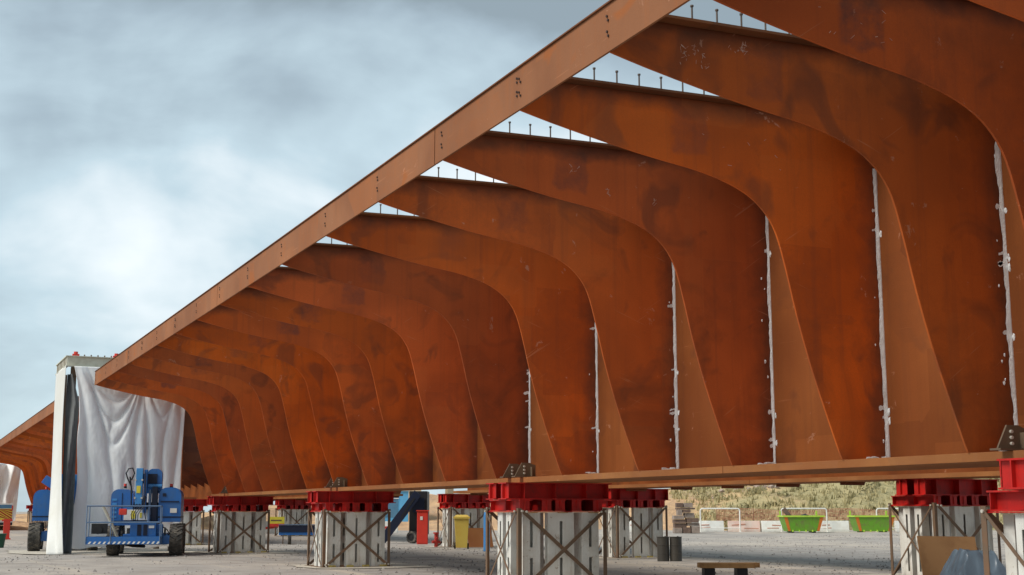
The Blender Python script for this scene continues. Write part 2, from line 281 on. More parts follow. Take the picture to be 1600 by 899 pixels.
# ------------------------------------------------------------------ mesh helpers
class MB:
    def __init__(s, off=(0, 0, 0)):
        s.v = []; s.f = []; s.o = Vector(off)
    def add(s, vs, fs):
        n = len(s.v); s.v += [tuple(Vector(p) - s.o) for p in vs]; s.f += [tuple(i + n for i in f) for f in fs]; return s
    def box(s, x0, x1, y0, y1, z0, z1):
        return s.add([(x0, y0, z0), (x1, y0, z0), (x1, y1, z0), (x0, y1, z0), (x0, y0, z1), (x1, y0, z1), (x1, y1, z1), (x0, y1, z1)],
                     [(0, 3, 2, 1), (4, 5, 6, 7), (0, 1, 5, 4), (1, 2, 6, 5), (2, 3, 7, 6), (3, 0, 4, 7)])
    def bar(s, p, q, w, h, up=(0, 0, 1)):
        p = Vector(p); q = Vector(q); d = (q - p).normalized(); u = Vector(up)
        if abs(d.dot(u)) > 0.97: u = Vector((0, 1, 0))
        a = d.cross(u).normalized() * w / 2; b = a.cross(d).normalized() * h / 2
        vs = [p - a - b, p + a - b, p + a + b, p - a + b, q - a - b, q + a - b, q + a + b, q - a + b]
        return s.add(vs, [(0, 1, 2, 3), (7, 6, 5, 4), (0, 4, 5, 1), (1, 5, 6, 2), (2, 6, 7, 3), (3, 7, 4, 0)])
    def tube(s, pts, r, n=8, caps=True):
        pts = [Vector(p) for p in pts]; rings = []
        rr = r if isinstance(r, (list, tuple)) else [r] * len(pts)
        prev = None
        for i, p in enumerate(pts):
            d = (pts[min(i + 1, len(pts) - 1)] - pts[max(i - 1, 0)]).normalized()
            u = prev if prev is not None else (Vector((0, 0, 1)) if abs(d.z) < 0.9 else Vector((1, 0, 0)))
            a = d.cross(u).normalized(); b = a.cross(d).normalized(); prev = b
            rings.append([p + (a * math.cos(2 * math.pi * k / n) + b * math.sin(2 * math.pi * k / n)) * rr[i] for k in range(n)])
        vs = [q for rg in rings for q in rg]; fs = []
        for i in range(len(pts) - 1):
            for k in range(n):
                fs.append((i * n + k, i * n + (k + 1) % n, (i + 1) * n + (k + 1) % n, (i + 1) * n + k))
        if caps: fs += [tuple(reversed(range(n))), tuple(range((len(pts) - 1) * n, len(pts) * n))]
        return s.add(vs, fs)
    def cyl(s, p, q, r, n=12): return s.tube([p, q], r, n)
    def prism_y(s, prof, y0, y1):
        """prof: list of (x,z), counter-clockwise seen from -Y"""
        n = len(prof)
        return s.add([(x, y0, z) for x, z in prof] + [(x, y1, z) for x, z in prof],
                     [tuple(range(n)), tuple(reversed(range(n, 2 * n)))] + [(i, i + n, (i + 1) % n + n, (i + 1) % n) for i in range(n)])
    def prism_x(s, prof, x0, x1):
        n = len(prof)
        return s.add([(x0, y, z) for y, z in prof] + [(x1, y, z) for y, z in prof],
                     [tuple(reversed(range(n))), tuple(range(n, 2 * n))] + [(i, (i + 1) % n, (i + 1) % n + n, i + n) for i in range(n)])
    def blob(s, c, r, seed=0, n=6, m=4, rough=0.25):
        rx, ry, rz = r if isinstance(r, tuple) else (r, r, r); rn = random.Random(seed)
        vs = [(c[0], c[1], c[2] - rz)]
        for j in range(1, m):
            ph = -math.pi / 2 + math.pi * j / m
            for k in range(n):
                a = 2 * math.pi * k / n; q = 1 + rn.uniform(-rough, rough)
                vs.append((c[0] + rx * q * math.cos(ph) * math.cos(a), c[1] + ry * q * math.cos(ph) * math.sin(a), c[2] + rz * q * math.sin(ph)))
        vs.append((c[0], c[1], c[2] + rz)); fs = []
        for k in range(n):
            fs.append((0, 1 + (k + 1) % n, 1 + k))
            for j in range(m - 2): fs.append((1 + j * n + k, 1 + j * n + (k + 1) % n, 1 + (j + 1) * n + (k + 1) % n, 1 + (j + 1) * n + k))
            fs.append((len(vs) - 1, 1 + (m - 2) * n + k, 1 + (m - 2) * n + (k + 1) % n))
        return s.add(vs, fs)
    def mesh(s, name, mat, smooth=False, bevel=0):
        me = bpy.data.meshes.new(name); me.from_pydata(s.v, [], s.f); me.materials.append(M[mat] if isinstance(mat, str) else mat)
        import bmesh
        bm = bmesh.new(); bm.from_mesh(me); bmesh.ops.recalc_face_normals(bm, faces=bm.faces)
        if bevel: bmesh.ops.bevel(bm, geom=list(bm.edges), offset=bevel, segments=2, affect='EDGES', profile=0.7)
        bm.to_mesh(me); bm.free()
        if smooth:
            for p in me.polygons: p.use_smooth = True
            me.set_sharp_from_angle(angle=R(40))
        me.update(); return me
    def build(s, name, mat, parent=None, smooth=False, bevel=0, loc=None, rz=0):
        o = bpy.data.objects.new(name, s.mesh(name, mat, smooth, bevel)); col.objects.link(o)
        if parent: o.parent = parent
        if loc: o.location = loc
        if rz: o.rotation_euler.z = rz
        return o
def inst(name, me, parent=None, loc=(0, 0, 0), rot=None):
    o = bpy.data.objects.new(name, me); col.objects.link(o); o.location = loc
    if rot: o.rotation_euler = rot
    if parent: o.parent = parent
    return o
def tag(o, label=None, cat=None, group=None, kind=None):
    if label: o['label'] = label
    if cat: o['category'] = cat
    if group: o['group'] = group
    if kind: o['kind'] = kind
    return o
def thing(name, label, cat, loc=(0, 0, 0), rz=0, group=None):
    o = bpy.data.objects.new(name, None); col.objects.link(o); o.location = loc; o.rotation_euler.z = rz
    o.empty_display_size = 0.2
    return tag(o, label, cat, group)
KIDS = {}
def copy_tree(o, parent=None):
    kids = [c for c in col.objects if c.parent == o]
    c = o.copy(); col.objects.link(c)
    if parent: c.parent = parent
    for k in kids: copy_tree(k, c)
    return c

# ------------------------------------------------------------------ setting: ground and bank
def grid(name, mat, xs, ys, fz, parent=None, smooth=True, loc=(0, 0, 0), rz=0):
    b = MB(); nx, ny = len(xs), len(ys)
    b.v = [(x, y, fz(x, y)) for y in ys for x in xs]
    b.f = [(j * nx + i, j * nx + i + 1, (j + 1) * nx + i + 1, (j + 1) * nx + i) for j in range(ny - 1) for i in range(nx - 1)]
    return b.build(name, mat, parent, smooth=smooth, loc=loc, rz=rz)
def gz(x, y):
    # gentle unevenness away from the tower pads
    d = min(1.0, max(0.0, (abs(x - 10.4) - 2.2) / 3)) * min(1.0, max(0.0, (abs(x - 19.8) - 2.2) / 3))
    return d * 0.05 * (noise.noise((x * 0.22, y * 0.22, 0)) + 0.5 * noise.noise((x * 0.8, y * 0.8, 3))) - 0.004
xs = [-3000, -800, -200] + [-40 + i * 1.0 for i in range(131)] + [150, 400, 1000, 3000]
ys = [-3000, -800, -200, -40] + [-10 + i * 1.0 for i in range(121)] + [160, 300, 800, 3500]
g = grid('ground', 'ground', xs, ys, lambda x, y: gz(x, y) if -40 < x < 90 and -10 < y < 110 else -0.004)
tag(g, kind='structure')
# bank of spoil and grass, laid out in its own frame: u along the bank, v away from the yard
def bank_h(u, v):
    base = 2.6 + 2.9 * min(1, max(0, (u - 12) / 16.0)) + 0.6 * noise.noise((u * 0.08, 1.5, 0))
    if u < -14: base *= max(0.25, 1 - (-14 - u) / 20)
    s = min(1, max(0, v / 26.0)); s = s * s * (3 - 2 * s)
    n = noise.noise((u * 0.16, v * 0.16, 0)) * 0.7 + noise.noise((u * 0.6, v * 0.6, 5)) * 0.28 + noise.noise((u * 1.7, v * 1.7, 9)) * 0.12
    return s * base + n * min(1, max(0, v / 5)) * 0.9 - 0.02
BO = Vector((math.sin(psi), math.cos(psi), 0)) * 95.0
bank = grid('hill', 'hill', [-70 + i * 0.8 for i in range(270)], [0 + i * 0.8 for i in range(60)] + [60, 90, 200], bank_h, loc=BO, rz=-psi)
tag(bank, kind='structure')
def bank_pt(u, v): return BO + Matrix.Rotation(-psi, 3, 'Z') @ Vector((u, v, bank_h(u, v)))

# loose stones on the yard
b = MB(); rn = random.Random(3)
for i in range(7000):
    Y = 14 + 50 * rn.random() ** 1.3; X = -1 + Y * 1.05 * rn.random()
    r = rn.uniform(0.006, 0.02) * (1 + Y * 0.02) * (1.8 if rn.random() < .05 else 1)
    z = gz(X, Y); a = rn.random() * 6.3
    vs = [(X + r * math.cos(a + k * 1.57) * rn.uniform(.7, 1.3), Y + r * math.sin(a + k * 1.57) * rn.uniform(.7, 1.3), z) for k in range(4)] + [(X, Y, z + r * rn.uniform(.6, 1.1))]
    b.add(vs, [(0, 1, 4), (1, 2, 4), (2, 3, 4), (3, 0, 4)])
tag(b.build('loose_stones', 'stone'), 'small loose stones scattered over the grey gravel yard', 'gravel', kind='stuff')
b = MB(); rn = random.Random(17)
for i in range(420):                                        # clusters of darker chippings
    Y = 17 + 45 * rn.random() ** 1.2; X = -1 + Y * 1.0 * rn.random()
    for k in range(rn.randint(3, 16)):
        x = X + rn.gauss(0, .5); y = Y + rn.gauss(0, .9); r = rn.uniform(.012, .035); z = gz(x, y)
        a = rn.random() * 6.3
        b.add([(x + r * math.cos(a + q * 1.57) * rn.uniform(.7, 1.4), y + r * math.sin(a + q * 1.57) * rn.uniform(.7, 1.4), z) for q in range(4)] + [(x, y, z + r * rn.uniform(.7, 1.3))], [(0, 1, 4), (1, 2, 4), (2, 3, 4), (3, 0, 4)])
M['chip'] = paint('dark_chipping', (.13, .115, .105), (.26, .23, .2), rough=.9, nscale=3, amt=.8)
tag(b.build('dark_chippings', 'chip'), 'dark chippings lying in loose clusters on the yard', 'gravel', kind='stuff')
# straw and scrub on the bank
def tufts(name, n, mat, hh, ww, pts, label, seed):
    rn = random.Random(seed); b = MB()
    for i in range(n):
        u, v = pts(rn); p = bank_pt(u, v)
        s = rn.uniform(.6, 1.4)
        for k in range(5):
            a = rn.random() * 6.3; q = Vector((math.cos(a), math.sin(a), 0)); lean = q * rn.uniform(0, .6) * hh * s
            side = Vector((-q.y, q.x, 0)) * ww * s
            o = p + q * rn.uniform(0, .35) * s
            b.add([o - side, o + side, o + lean + Vector((0, 0, hh * s)) + side * .2], [(0, 1, 2)])
    return tag(b.build(name, mat), label, 'grass', kind='stuff')
tufts('straw_grass', 6000, 'straw', 0.35, 0.07, lambda rn: (rn.uniform(14, 75), rn.uniform(1, 30)), 'straw coloured grass covering the bank behind the green skips', 5)
rn = random.Random(11); b = MB()
for i in range(170):
    u, v = rn.uniform(16, 75), rn.uniform(3, 28); p = bank_pt(u, v); R0 = rn.uniform(.35, 1.0)
    for k in range(45):
        d = Vector((rn.gauss(0, 1), rn.gauss(0, 1), abs(rn.gauss(0, .8)))).normalized() * R0 * rn.uniform(.5, 1)
        c = p + Vector((d.x, d.y, d.z * .7)); s = rn.uniform(.07, .16)
        t1 = Vector((rn.gauss(0, 1), rn.gauss(0, 1), rn.gauss(0, 1))).normalized() * s; t2 = t1.cross(d).normalized() * s
        b.add([c - t1, c + t2, c + t1, c - t2], [(0, 1, 2, 3)])
tag(b.build('scrub', 'leaf'), 'low green brown scrub growing over the grassy bank', 'scrub', kind='stuff')

# ------------------------------------------------------------------ the steel bridge span
WEB, FOOT, TIP = 10.35, 9.7, 5.65
SOF = [(5.65, 5.52), (6.03, 5.43), (6.66, 5.30), (7.09, 5.22), (7.45, 5.165), (7.76, 5.12), (8.0, 5.07), (8.2, 5.015), (8.39, 4.945), (8.54, 4.865), (8.67, 4.765),
       (8.78, 4.64), (8.87, 4.48), (8.945, 4.25), (9.03, 3.92), (9.12, 3.55), (9.29, 2.98), (9.49, 2.42), (9.64, 2.02), (9.68, 1.932)]
def smooth_curve(P, k=3):
    o = []
    for i in range(len(P) - 1):
        p0 = Vector(P[max(i - 1, 0)]); p1 = Vector(P[i]); p2 = Vector(P[i + 1]); p3 = Vector(P[min(i + 2, len(P) - 1)])
        for j in range(k):
            t = j / k
            o.append(tuple(0.5 * ((2 * p1) + (p2 - p0) * t + (2 * p0 - 5 * p1 + 4 * p2 - p3) * t * t + (3 * p1 - p0 - 3 * p2 + p3) * t ** 3)))
    o.append(tuple(P[-1])); return o
SOFS = smooth_curve(SOF, 2)
def topz(x): return 5.885 + (x - 5.65) * 0.018
def rib_mesh(mirror=None, name='rib'):
    prof = [(x - WEB, z) for x, z in SOFS] + [(0, 1.932), (0, topz(WEB)), (5.67 - WEB, topz(5.67))]
    if mirror: prof = [(-x, z) for x, z in prof]
    return MB().prism_y(prof, -0.012, 0.012)
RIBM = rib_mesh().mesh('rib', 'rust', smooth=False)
RIBF = rib_mesh(True).mesh('rib_far', 'rust')
b = MB(); hw = 0.15
a0, a1 = 5.68 - WEB, 0.0
b.add([(x, y, topz(x + WEB) + dz) for x in (a0, a1) for (y, dz) in ((-hw, .003), (hw, .003), (hw, .03), (-hw, .03))],
      [(0, 3, 2, 1), (4, 5, 6, 7), (0, 1, 5, 4), (1, 2, 6, 5), (2, 3, 7, 6), (3, 0, 4, 7)])
TOPF = b.mesh('top_flange', 'rust_top')
TOPFF = b.mesh('top_flange_far', 'rust_top')
for v_ in TOPFF.vertices: v_.co.x *= -1
STUD = MB().cyl((0, 0, 0), (0, 0, .15), .0095, 8).cyl((0, 0, .142), (0, 0, .158), .017, 8).mesh('stud', 'stud')
def weld_mesh(seed, w=0.034, z0=1.95, z1=5.3):
    """brushed-on primer along the weld: an uneven ribbon on the bracket and a little on the web"""
    rn = random.Random(seed); b = MB(); n = 60; vs = []
    wa = rn.uniform(.8, 1.2); ph = rn.random() * 9
    for i in range(n + 1):
        z = z0 + (z1 - z0) * i / n
        ww = w * wa * (0.55 + 1.6 * abs(noise.noise((z * 1.7, ph, 0))) + 0.5 * rn.random())
        c = -0.012 - .012 * noise.noise((z * .9, ph, 4))
        vs += [(c - ww, -0.018, z), (c, -0.030, z), (c + ww * .5, -0.03, z), (.0 + min(.0, c + ww), -0.022, z)]
    fs = []
    for i in range(n):
        for k in range(3): fs.append((i * 4 + k, i * 4 + k + 1, (i + 1) * 4 + k + 1, (i + 1) * 4 + k))
    b.add(vs, fs)
    for _ in range(rn.randint(3, 5)):                       # brush ticks where stitch welds start and stop
        z = rn.uniform(z0 + .2, z1 - .5); l = rn.uniform(.06, .13); h = rn.uniform(.014, .03)
        m = 6; P = []
        for j in range(m + 1):
            q = j / m; x = -l + (l + .0) * q
            hh = h * (0.5 + .8 * rn.random()) * (1 if 0 < j < m else .5); zz = z + .03 * q * rn.uniform(.3, 1)
            P += [(x - .01, -.0165, zz - hh), (x - .01, -.0165, zz + hh)]
        b.add(P, [(2 * j, 2 * j + 2, 2 * j + 3, 2 * j + 1) for j in range(m)])
        if rn.random() < .7: b.blob((-.0, -.05, z - .04), (.013, .018, .018 + .03 * rn.random()), rn.randint(0, 99), 9, 6, .35)
    for _ in range(rn.randint(3, 9)):
        z = rn.uniform(z0 + .1, z1 - .3); q = rn.uniform(.012, .035)
        P = []; n_ = 7
        for k in range(n_): P.append((-rn.uniform(.05, .16) - q + q * math.cos(6.283 * k / n_) * rn.uniform(.4, 1), -.0155, z + q * math.sin(6.283 * k / n_) * rn.uniform(.5, 1.6)))
        c0 = P[0]
        if rn.random() < .5: b.blob((c0[0], -.013, c0[2]), (q * .5, .006, q * .8), rn.randint(0, 99), 8, 5, .4)
    for _ in range(5):
        b.blob((-rn.uniform(.02, .3), -.014, z0 + rn.random() * .02), (.06, .01, .014), rn.randint(0, 99), 6, 4, .4)
    return b.mesh('weld_seam', 'weld')

def bolts(pts, mat, r, l=0.014, axis='x', name='bolt_heads', parent=None, off=(0, 0, 0)):
    b = MB(off)
    for p in pts:
        p = Vector(p); d = {'x': Vector((-l, 0, 0)), 'y': Vector((0, -l, 0)), 'z': Vector((0, 0, l))}[axis]
        b.cyl(p, p + d, r, 6)
    o = b.build(name, mat, parent); o['kind'] = 'stuff'; return o

def splice_mesh():
    b = MB()
    b.prism_y([(-.10, 0), (.30, 0), (.30, .20), (.18, .24), (.04, .24)], -.01, .01)
    b.box(-.12, .32, -.07, .07, -.006, .012)
    b.box(.20, .22, -.07, -.01, .012, .17)
    return b.mesh('splice_plate', 'splice')
SPL = splice_mesh()
BH = MB()
for i in range(3): BH.cyl((.08 + .0 * i, -.01, .06 + .058 * i), (.08, -.035, .06 + .058 * i), .017, 8)
BHM = BH.mesh('bolt', 'boltw')

RIBS = [3.2, 5.5, 7.2, 8.6, 10.13, 12.09, 14.29, 16.68, 19.15, 21.75, 24.2, 26.63, 29.0, 31.5, 34.0, 36.3, 38.64, 40.9, 43.3, 45.75]
def build_span(loc_y, ribs, label, detail, y0, y1, seg, group=None):
    O = Vector((WEB, loc_y, 0))
    t = thing('bridge_span', label, 'bridge section', O, group=group)
    FX = 19.3                                               # far web
    dz = 0.17
    # webs: plates butted end to end with a visible joint
    cuts = [y0] + [s for s in seg if y0 < s < y1] + [y1]
    for a, c in zip(cuts[:-1], cuts[1:]):
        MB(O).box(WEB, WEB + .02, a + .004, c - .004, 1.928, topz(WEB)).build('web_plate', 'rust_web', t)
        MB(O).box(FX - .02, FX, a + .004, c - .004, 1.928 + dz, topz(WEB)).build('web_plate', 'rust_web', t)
        MB(O).box(FOOT, 11.0, a + .006, c - .006, 1.835, 1.926).build('bottom_flange', 'rust_flange', t, bevel=.006)
        MB(O).box(18.7, 20.0, a + .006, c - .006, 1.835 + dz, 1.926 + dz).build('bottom_flange', 'rust_flange', t, bevel=.006)
        MB(O).box(WEB - .75, WEB + .65, a + .004, c - .004, topz(WEB) + .034, topz(WEB) + .06).build('widened_top_flange', 'rust_top', t)  # widened out of view to keep sky light off the bracket bends
        MB(O).box(FX - .65, FX + .75, a + .004, c - .004, topz(WEB) + .034, topz(WEB) + .06).build('widened_top_flange', 'rust_top', t)
        e_ = MB(O).box(5.635, 5.66, a + .012, c - .012, 5.53, 5.985).build('edge_plate', 'rust_edge', t)
        f_ = MB(O).box(5.615, 5.77, a + .003, c - .003, 5.987, 6.002).build('edge_top_lip', 'rust_top', t)
        MB(O).box(23.99, 24.01, a + .003, c - .003, 5.53, 5.985).build('edge_plate', 'rust_edge', t)
        if detail:
            P = []
            for y in ribs:
                if a <= y < c:
                    k = int(y * 10) % 3
                    zz = [(-.0, .15), (-.0, .30)] if k else [(-.045, .14), (.045, .16), (-.045, .29), (.045, .31)]
                    for dy, h in zz: P += [(5.635, y + dy, 5.53 + h), (5.635, y + dy * .6 + .02, 5.53 + h + .045)]
            if P: bolts(P, 'boltd', .0125, parent=e_, name='bolt_heads')
            for o_ in [x for x in col.objects if x.parent == e_]:
                o_.location = (-O.x, -O.y, 0)
    for i, y in enumerate(ribs):
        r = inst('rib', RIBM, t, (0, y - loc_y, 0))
        inst('top_flange', TOPF, r)
        r2 = inst('rib', RIBF, t, (FX - WEB, y - loc_y, 0)); inst('top_flange', TOPFF, r2)
        # cross frame between the two webs
        b = MB((0, 0, 0)); P = [(.03, topz(WEB)), (.03, 3.0)] + [(.03 + (FX - WEB - .06) * q, 3.0 + 1.6 * math.sin(math.pi * q)) for q in (.05, .12, .25, .5, .75, .88, .95)] + [(FX - WEB - .03, 3.0), (FX - WEB - .03, topz(WEB))]
        if i == 0: build_span.cf = b.prism_y(P, -.012, .012).mesh('cross_frame', 'rust')
        inst('cross_frame', build_span.cf, t, (0, y - loc_y, 0))
        if detail and y > 4:
            if y < 31:
                for k in range(15):
                    x = 5.93 + k * .28
                    inst('stud', STUD, r, (x - WEB, -.09, topz(x) + .028))
            if y < 23:
                wz = weld_mesh(int(y * 100), w=.030 if y < 20 else .022, z1=5.4 if y < 20 else 4.4)
                inst('weld_seam', wz, r)
    return t, O
tow_near = [9.5, 20.6, 31.3, 43.3]
span, SO = build_span(3.0, RIBS, 'rust brown steel bridge section with curved brackets filling the right of the yard', True, 2.5, 46.0, [14.29 + .25, 26.63 + .25, 38.9])
for Y in tow_near:
    for dy in ((.12, .62) if Y > 10 else (.12,)):
        for X, z in ((9.66, 1.936),):
            s_ = inst('splice_plate', SPL, span, (X - WEB, Y + dy - 3.0, z)); inst('bolt', BHM, s_)
# chalk scribbles on the bracket nearest the open sky gaps
def scribble(rib_y, spots, seed):
    r = [o for o in col.objects if o.name.startswith('rib') and o.parent == span and o.data == RIBM and abs(o.location.y - (rib_y - 3.0)) < .01][0]
    rn = random.Random(seed); b = MB()
    for (x, z, wdt, hgt, n) in spots:
        for _ in range(n):
            px = x - WEB + rn.uniform(-wdt, wdt); pz = z + rn.uniform(-hgt, hgt); L = rn.uniform(.008, .03); a = rn.uniform(-1, 1) + (1.5 if rn.random() < .4 else 0)
            d = Vector((math.cos(a) * L, 0, math.sin(a) * L))
            b.bar(Vector((px, -.0135, pz)) - d, Vector((px, -.0135, pz)) + d, .0025, rn.uniform(.002, .005))
    b.build('chalk_mark', 'chalk', r)['kind'] = 'stuff'
scribble(10.13, [(6.55, 5.62, .16, .10, 26), (7.12, 5.78, .03, .05, 16), (7.0, 5.75, .06, .03, 5)], 1)
scribble(14.29, [(7.4, 5.6, .10, .05, 8), (7.9, 5.35, .02, .05, 7), (8.6, 5.3, .03, .04, 6)], 2)
scribble(12.09, [(8.5, 5.4, .6, .2, 7)], 3)
scribble(8.6, [(7.2, 5.55, .4, .2, 10)], 4)
# second span farther down the same line
RIBS2 = [55.5 + i * 2.4 for i in range(26)]
span2, SO2 = build_span(55.0, RIBS2, 'second rusty bridge section far off behind the white sheeted frame', False, 55.0, 116.5, [76, 96])

# ------------------------------------------------------------------ support towers
def column_mesh(w=.33, d=.14, h=1.32):
    b = MB(); s = .055; x0, x1 = -w / 2, w / 2; y0 = -d / 2
    b.box(x0, -s / 2, y0, y0 + .012, 0, h); b.box(s / 2, x1, y0, y0 + .012, 0, h)
    for z0, z1 in ((0, .12), (.56, .74), (1.18, h)): b.box(-s / 2, s / 2, y0, y0 + .012, z0 * h / 1.32, z1 * h / 1.32 if z1 != h else h)
    b.box(x0, x0 + .012, y0 + .012, d / 2, 0, h); b.box(x1 - .012, x1, y0 + .012, d / 2, 0, h)
    b.box(x0 + .012, x1 - .012, d / 2 - .012, d / 2, 0, h)
    b.box(x0 - .01, x1 + .01, y0 - .01, d / 2 + .01, h + .001, h + .012)
    return b.mesh('column', 'white_steel')
COLM = {False: column_mesh(h=1.318), True: column_mesh(h=1.438)}
CM = {False: column_mesh(.50, h=1.318), True: column_mesh(.50, h=1.438)}
COLS = {False: column_mesh(.2, .2, 1.318), True: column_mesh(.2, .2, 1.438)}
def ibeam(L, h, fw, axis, stiff=()):
    """steel I beam centred in its width, starting at 0 along its axis"""
    b = MB(); t = .018
    def bx(a0, a1, c0, c1, z0, z1):
        if axis == 'x': b.box(a0, a1, c0, c1, z0, z1)
        else: b.box(c0, c1, a0, a1, z0, z1)
    bx(0, L, -fw / 2, fw / 2, 0, t); bx(0, L, -fw / 2, fw / 2, h - t, h); bx(0, L, -.008, .008, t, h - t)
    for s in stiff:
        bx(s, s + .012, -fw / 2 + .01, -.008, t, h - t); bx(s, s + .012, .008, fw / 2 - .01, t, h - t)
    return b.mesh('red_beam', 'red')
HB = .20; HT = .285
RB_LOW = ibeam(1.30, HB, .20, 'y', (.02, .62, 1.26)); RB_TOP = ibeam(2.06, HT, .34, 'x', (.05, .35, .95, 1.55, 1.98))
RB_TOP2 = ibeam(2.06, HT + .05, .34, 'x', (.05, .35, .95, 1.55, 1.98))
W_, D_ = 1.62, 1.25
SHIM = MB().box(0, .16, 0, .12, 0, .012).mesh('packing_shim', 'timber')
FOOTB = MB().box(0, .16, -.115, -.03, .02, .06).mesh('foot_bracket', 'lime')
def post_mesh(h): return MB().box(-.035, .035, -.035, -.027, 0, h).box(-.035, -.027, -.0265, .035, 0, h).mesh('corner_post', 'brown_steel')
POST = {False: post_mesh(1.40), True: post_mesh(1.52)}
def tower(X, Y, far, label, detail=True):
    H = 1.44 if far else 1.32
    t = thing('support_tower', label, 'support tower', (X, Y, 0), group='white braced towers carrying the bridge section')
    C = COLM[far]; S = COLS[far]
    for x in (.24, 1.38): inst('column', C, t, (x, .10, 0))
    inst('column', CM[far], t, (.81, .10, 0))
    for x in (.30, .82, 1.36): inst('column', C, t, (x, D_ - .1, 0))
    inst('column', S, t, (.02 + .11, .52, 0), (0, 0, R(-90))); inst('column', S, t, (.13, .86, 0), (0, 0, R(-90)))
    inst('column', S, t, (W_ - .13, .62, 0), (0, 0, R(90)))
    for x, y, rz in ((-.02, -.03, 0), (W_, -.03, R(90)), (-.02, D_ + .03, R(-90)), (W_, D_ + .03, R(180))):
        inst('corner_post', POST[far], t, (x, y, 0), (0, 0, rz))
    zt, zb = H + .03, .05
    f = -.075
    MB().bar((.03, f, zt), (W_ - .03, f, zb), .012, .062).build('brace', 'brown_steel', t)
    MB().bar((.03, f - .014, zb), (W_ - .03, f - .014, zt), .012, .062).build('brace', 'brown_steel', t)
    MB().bar((-.065, .0, zt), (-.065, D_, zb), .010, .035).build('brace', 'brown_steel', t)
    MB().bar((-.079, .0, zb), (-.079, D_, zt), .010, .035).build('brace', 'brown_steel', t)
    MB().bar((.03, D_ + .08, zt), (W_ - .03, D_ + .08, zb), .012, .062).build('brace', 'brown_steel', t)
    MB().bar((.03, D_ + .094, zb), (W_ - .03, D_ + .094, zt), .012, .062).build('brace', 'brown_steel', t)
    b = MB().box(-.10, W_ + .1, -.12, D_ + .12, -.02, .018)
    b.build('base_plate', 'brown_steel', t)
    for x in (.1, .55, .95, 1.4): inst('foot_bracket', FOOTB, t, (x, 0, 0))
    P = [(.0, f - .02, zt), (.09, f - .02, zt - .01), (W_ - .0, f - .02, zt), (W_ - .09, f - .02, zt - .01), (.0, f - .02, zb + .02), (W_ - .02, f - .02, zb + .02), (W_ - .10, f - .02, zb + .03), (.08, f - .02, zb + .03)]
    bb = MB()
    for p in P: bb.cyl(p, (p[0], p[1] - .02, p[2]), .021, 8)
    for y in (.0, D_): bb.cyl((-.085, y, zt), (-.105, y, zt), .018, 8)
    o = bb.build('bolt_heads', 'boltw', t); o['kind'] = 'stuff'
    for x in (.16, .74, 1.34): inst('packing_shim', SHIM, t, (x, -.06, H + .001))
    # red grillage: short beams along the bridge, two long ones across it
    z = H + .014
    b = MB().box(-.03, W_ + .03, -.02, D_ + .02, z, z + .012); b.build('cap_plate', 'red', t)
    z += .014
    for x in (.10, .52, .78, 1.10, W_ - .10): inst('red_beam', RB_LOW, t, (x, -.02, z))
    z += HB + .002
    for y in (.17, .70): inst('red_beam', RB_TOP2 if far else RB_TOP, t, (-.25, y, z))
    MB().box(-.1, W_ + .1, D_ - .28, D_ - .262, z, z + HT).build('end_plate', 'red', t)
    return t
tower(9.6, 8.55, False, 'braced white tower with red beams, cut off by the right edge of the picture')
tower(9.6, 20.6, False, 'largest white slotted tower with dark cross brace and red beams, in the middle foreground')
tower(9.38, 31.3, False, 'white braced tower with red top, second along the near row left of the big one')
tower(9.42, 43.3, False, 'white braced tower nearest the blue lift and its right wheel')
tower(9.6, 54.6, False, 'narrow white tower in red shade right behind the lift wheel')
tower(19.0, 20.9, True, 'white tower behind the plywood sheet and tarpaulin at right')
tower(19.0, 34.0, True, 'white slotted tower with black drums against its right foot')
tower(19.0, 46.9, True, 'white tower behind the yellow wheelie bin')
tower(19.0, 59.5, True, 'far white tower showing through the nearer braces, second row')
tower(19.0, 71.5, True, 'farthest second row tower, seen past the yellow and red notice')
for i, Y in enumerate([60.5 + 11 * k for k in range(6)]):
    tower(9.6, Y, False, 'tiny far tower under the second bridge section, %s along its row' % ['first', 'second', 'third', 'fourth', 'fifth', 'sixth'][i])
# light pads of blinded concrete the towers stand on
for i, (x0, x1, y0, y1) in enumerate([(8.9, 12.2, 30.4, 33.4), (8.9, 12.2, 42.5, 45.6), (8.9, 12, 19.9, 22.6), (8.9, 12, 8.9, 11.5), (18.2, 21.6, 33.4, 36), (18.3, 21.8, 20.2, 23.2), (18.3, 22, 46.2, 49), (3.2, 9.6, 44.2, 50.5)]):
    rn = random.Random(i); b = MB(); n = 28; P = []
    for k in range(n):
        a = 2 * math.pi * k / n; c, s = math.cos(a), math.sin(a); q = 1 / max(abs(c), abs(s)) ** .7
        P.append(((x0 + x1) / 2 + (x1 - x0) / 2 * c * q * rn.uniform(.92, 1.05), (y0 + y1) / 2 + (y1 - y0) / 2 * s * q * rn.uniform(.92, 1.05), .012))
    b.add(P, [tuple(range(n))])
    tag(b.build('concrete_pad', 'pad'), kind='structure')

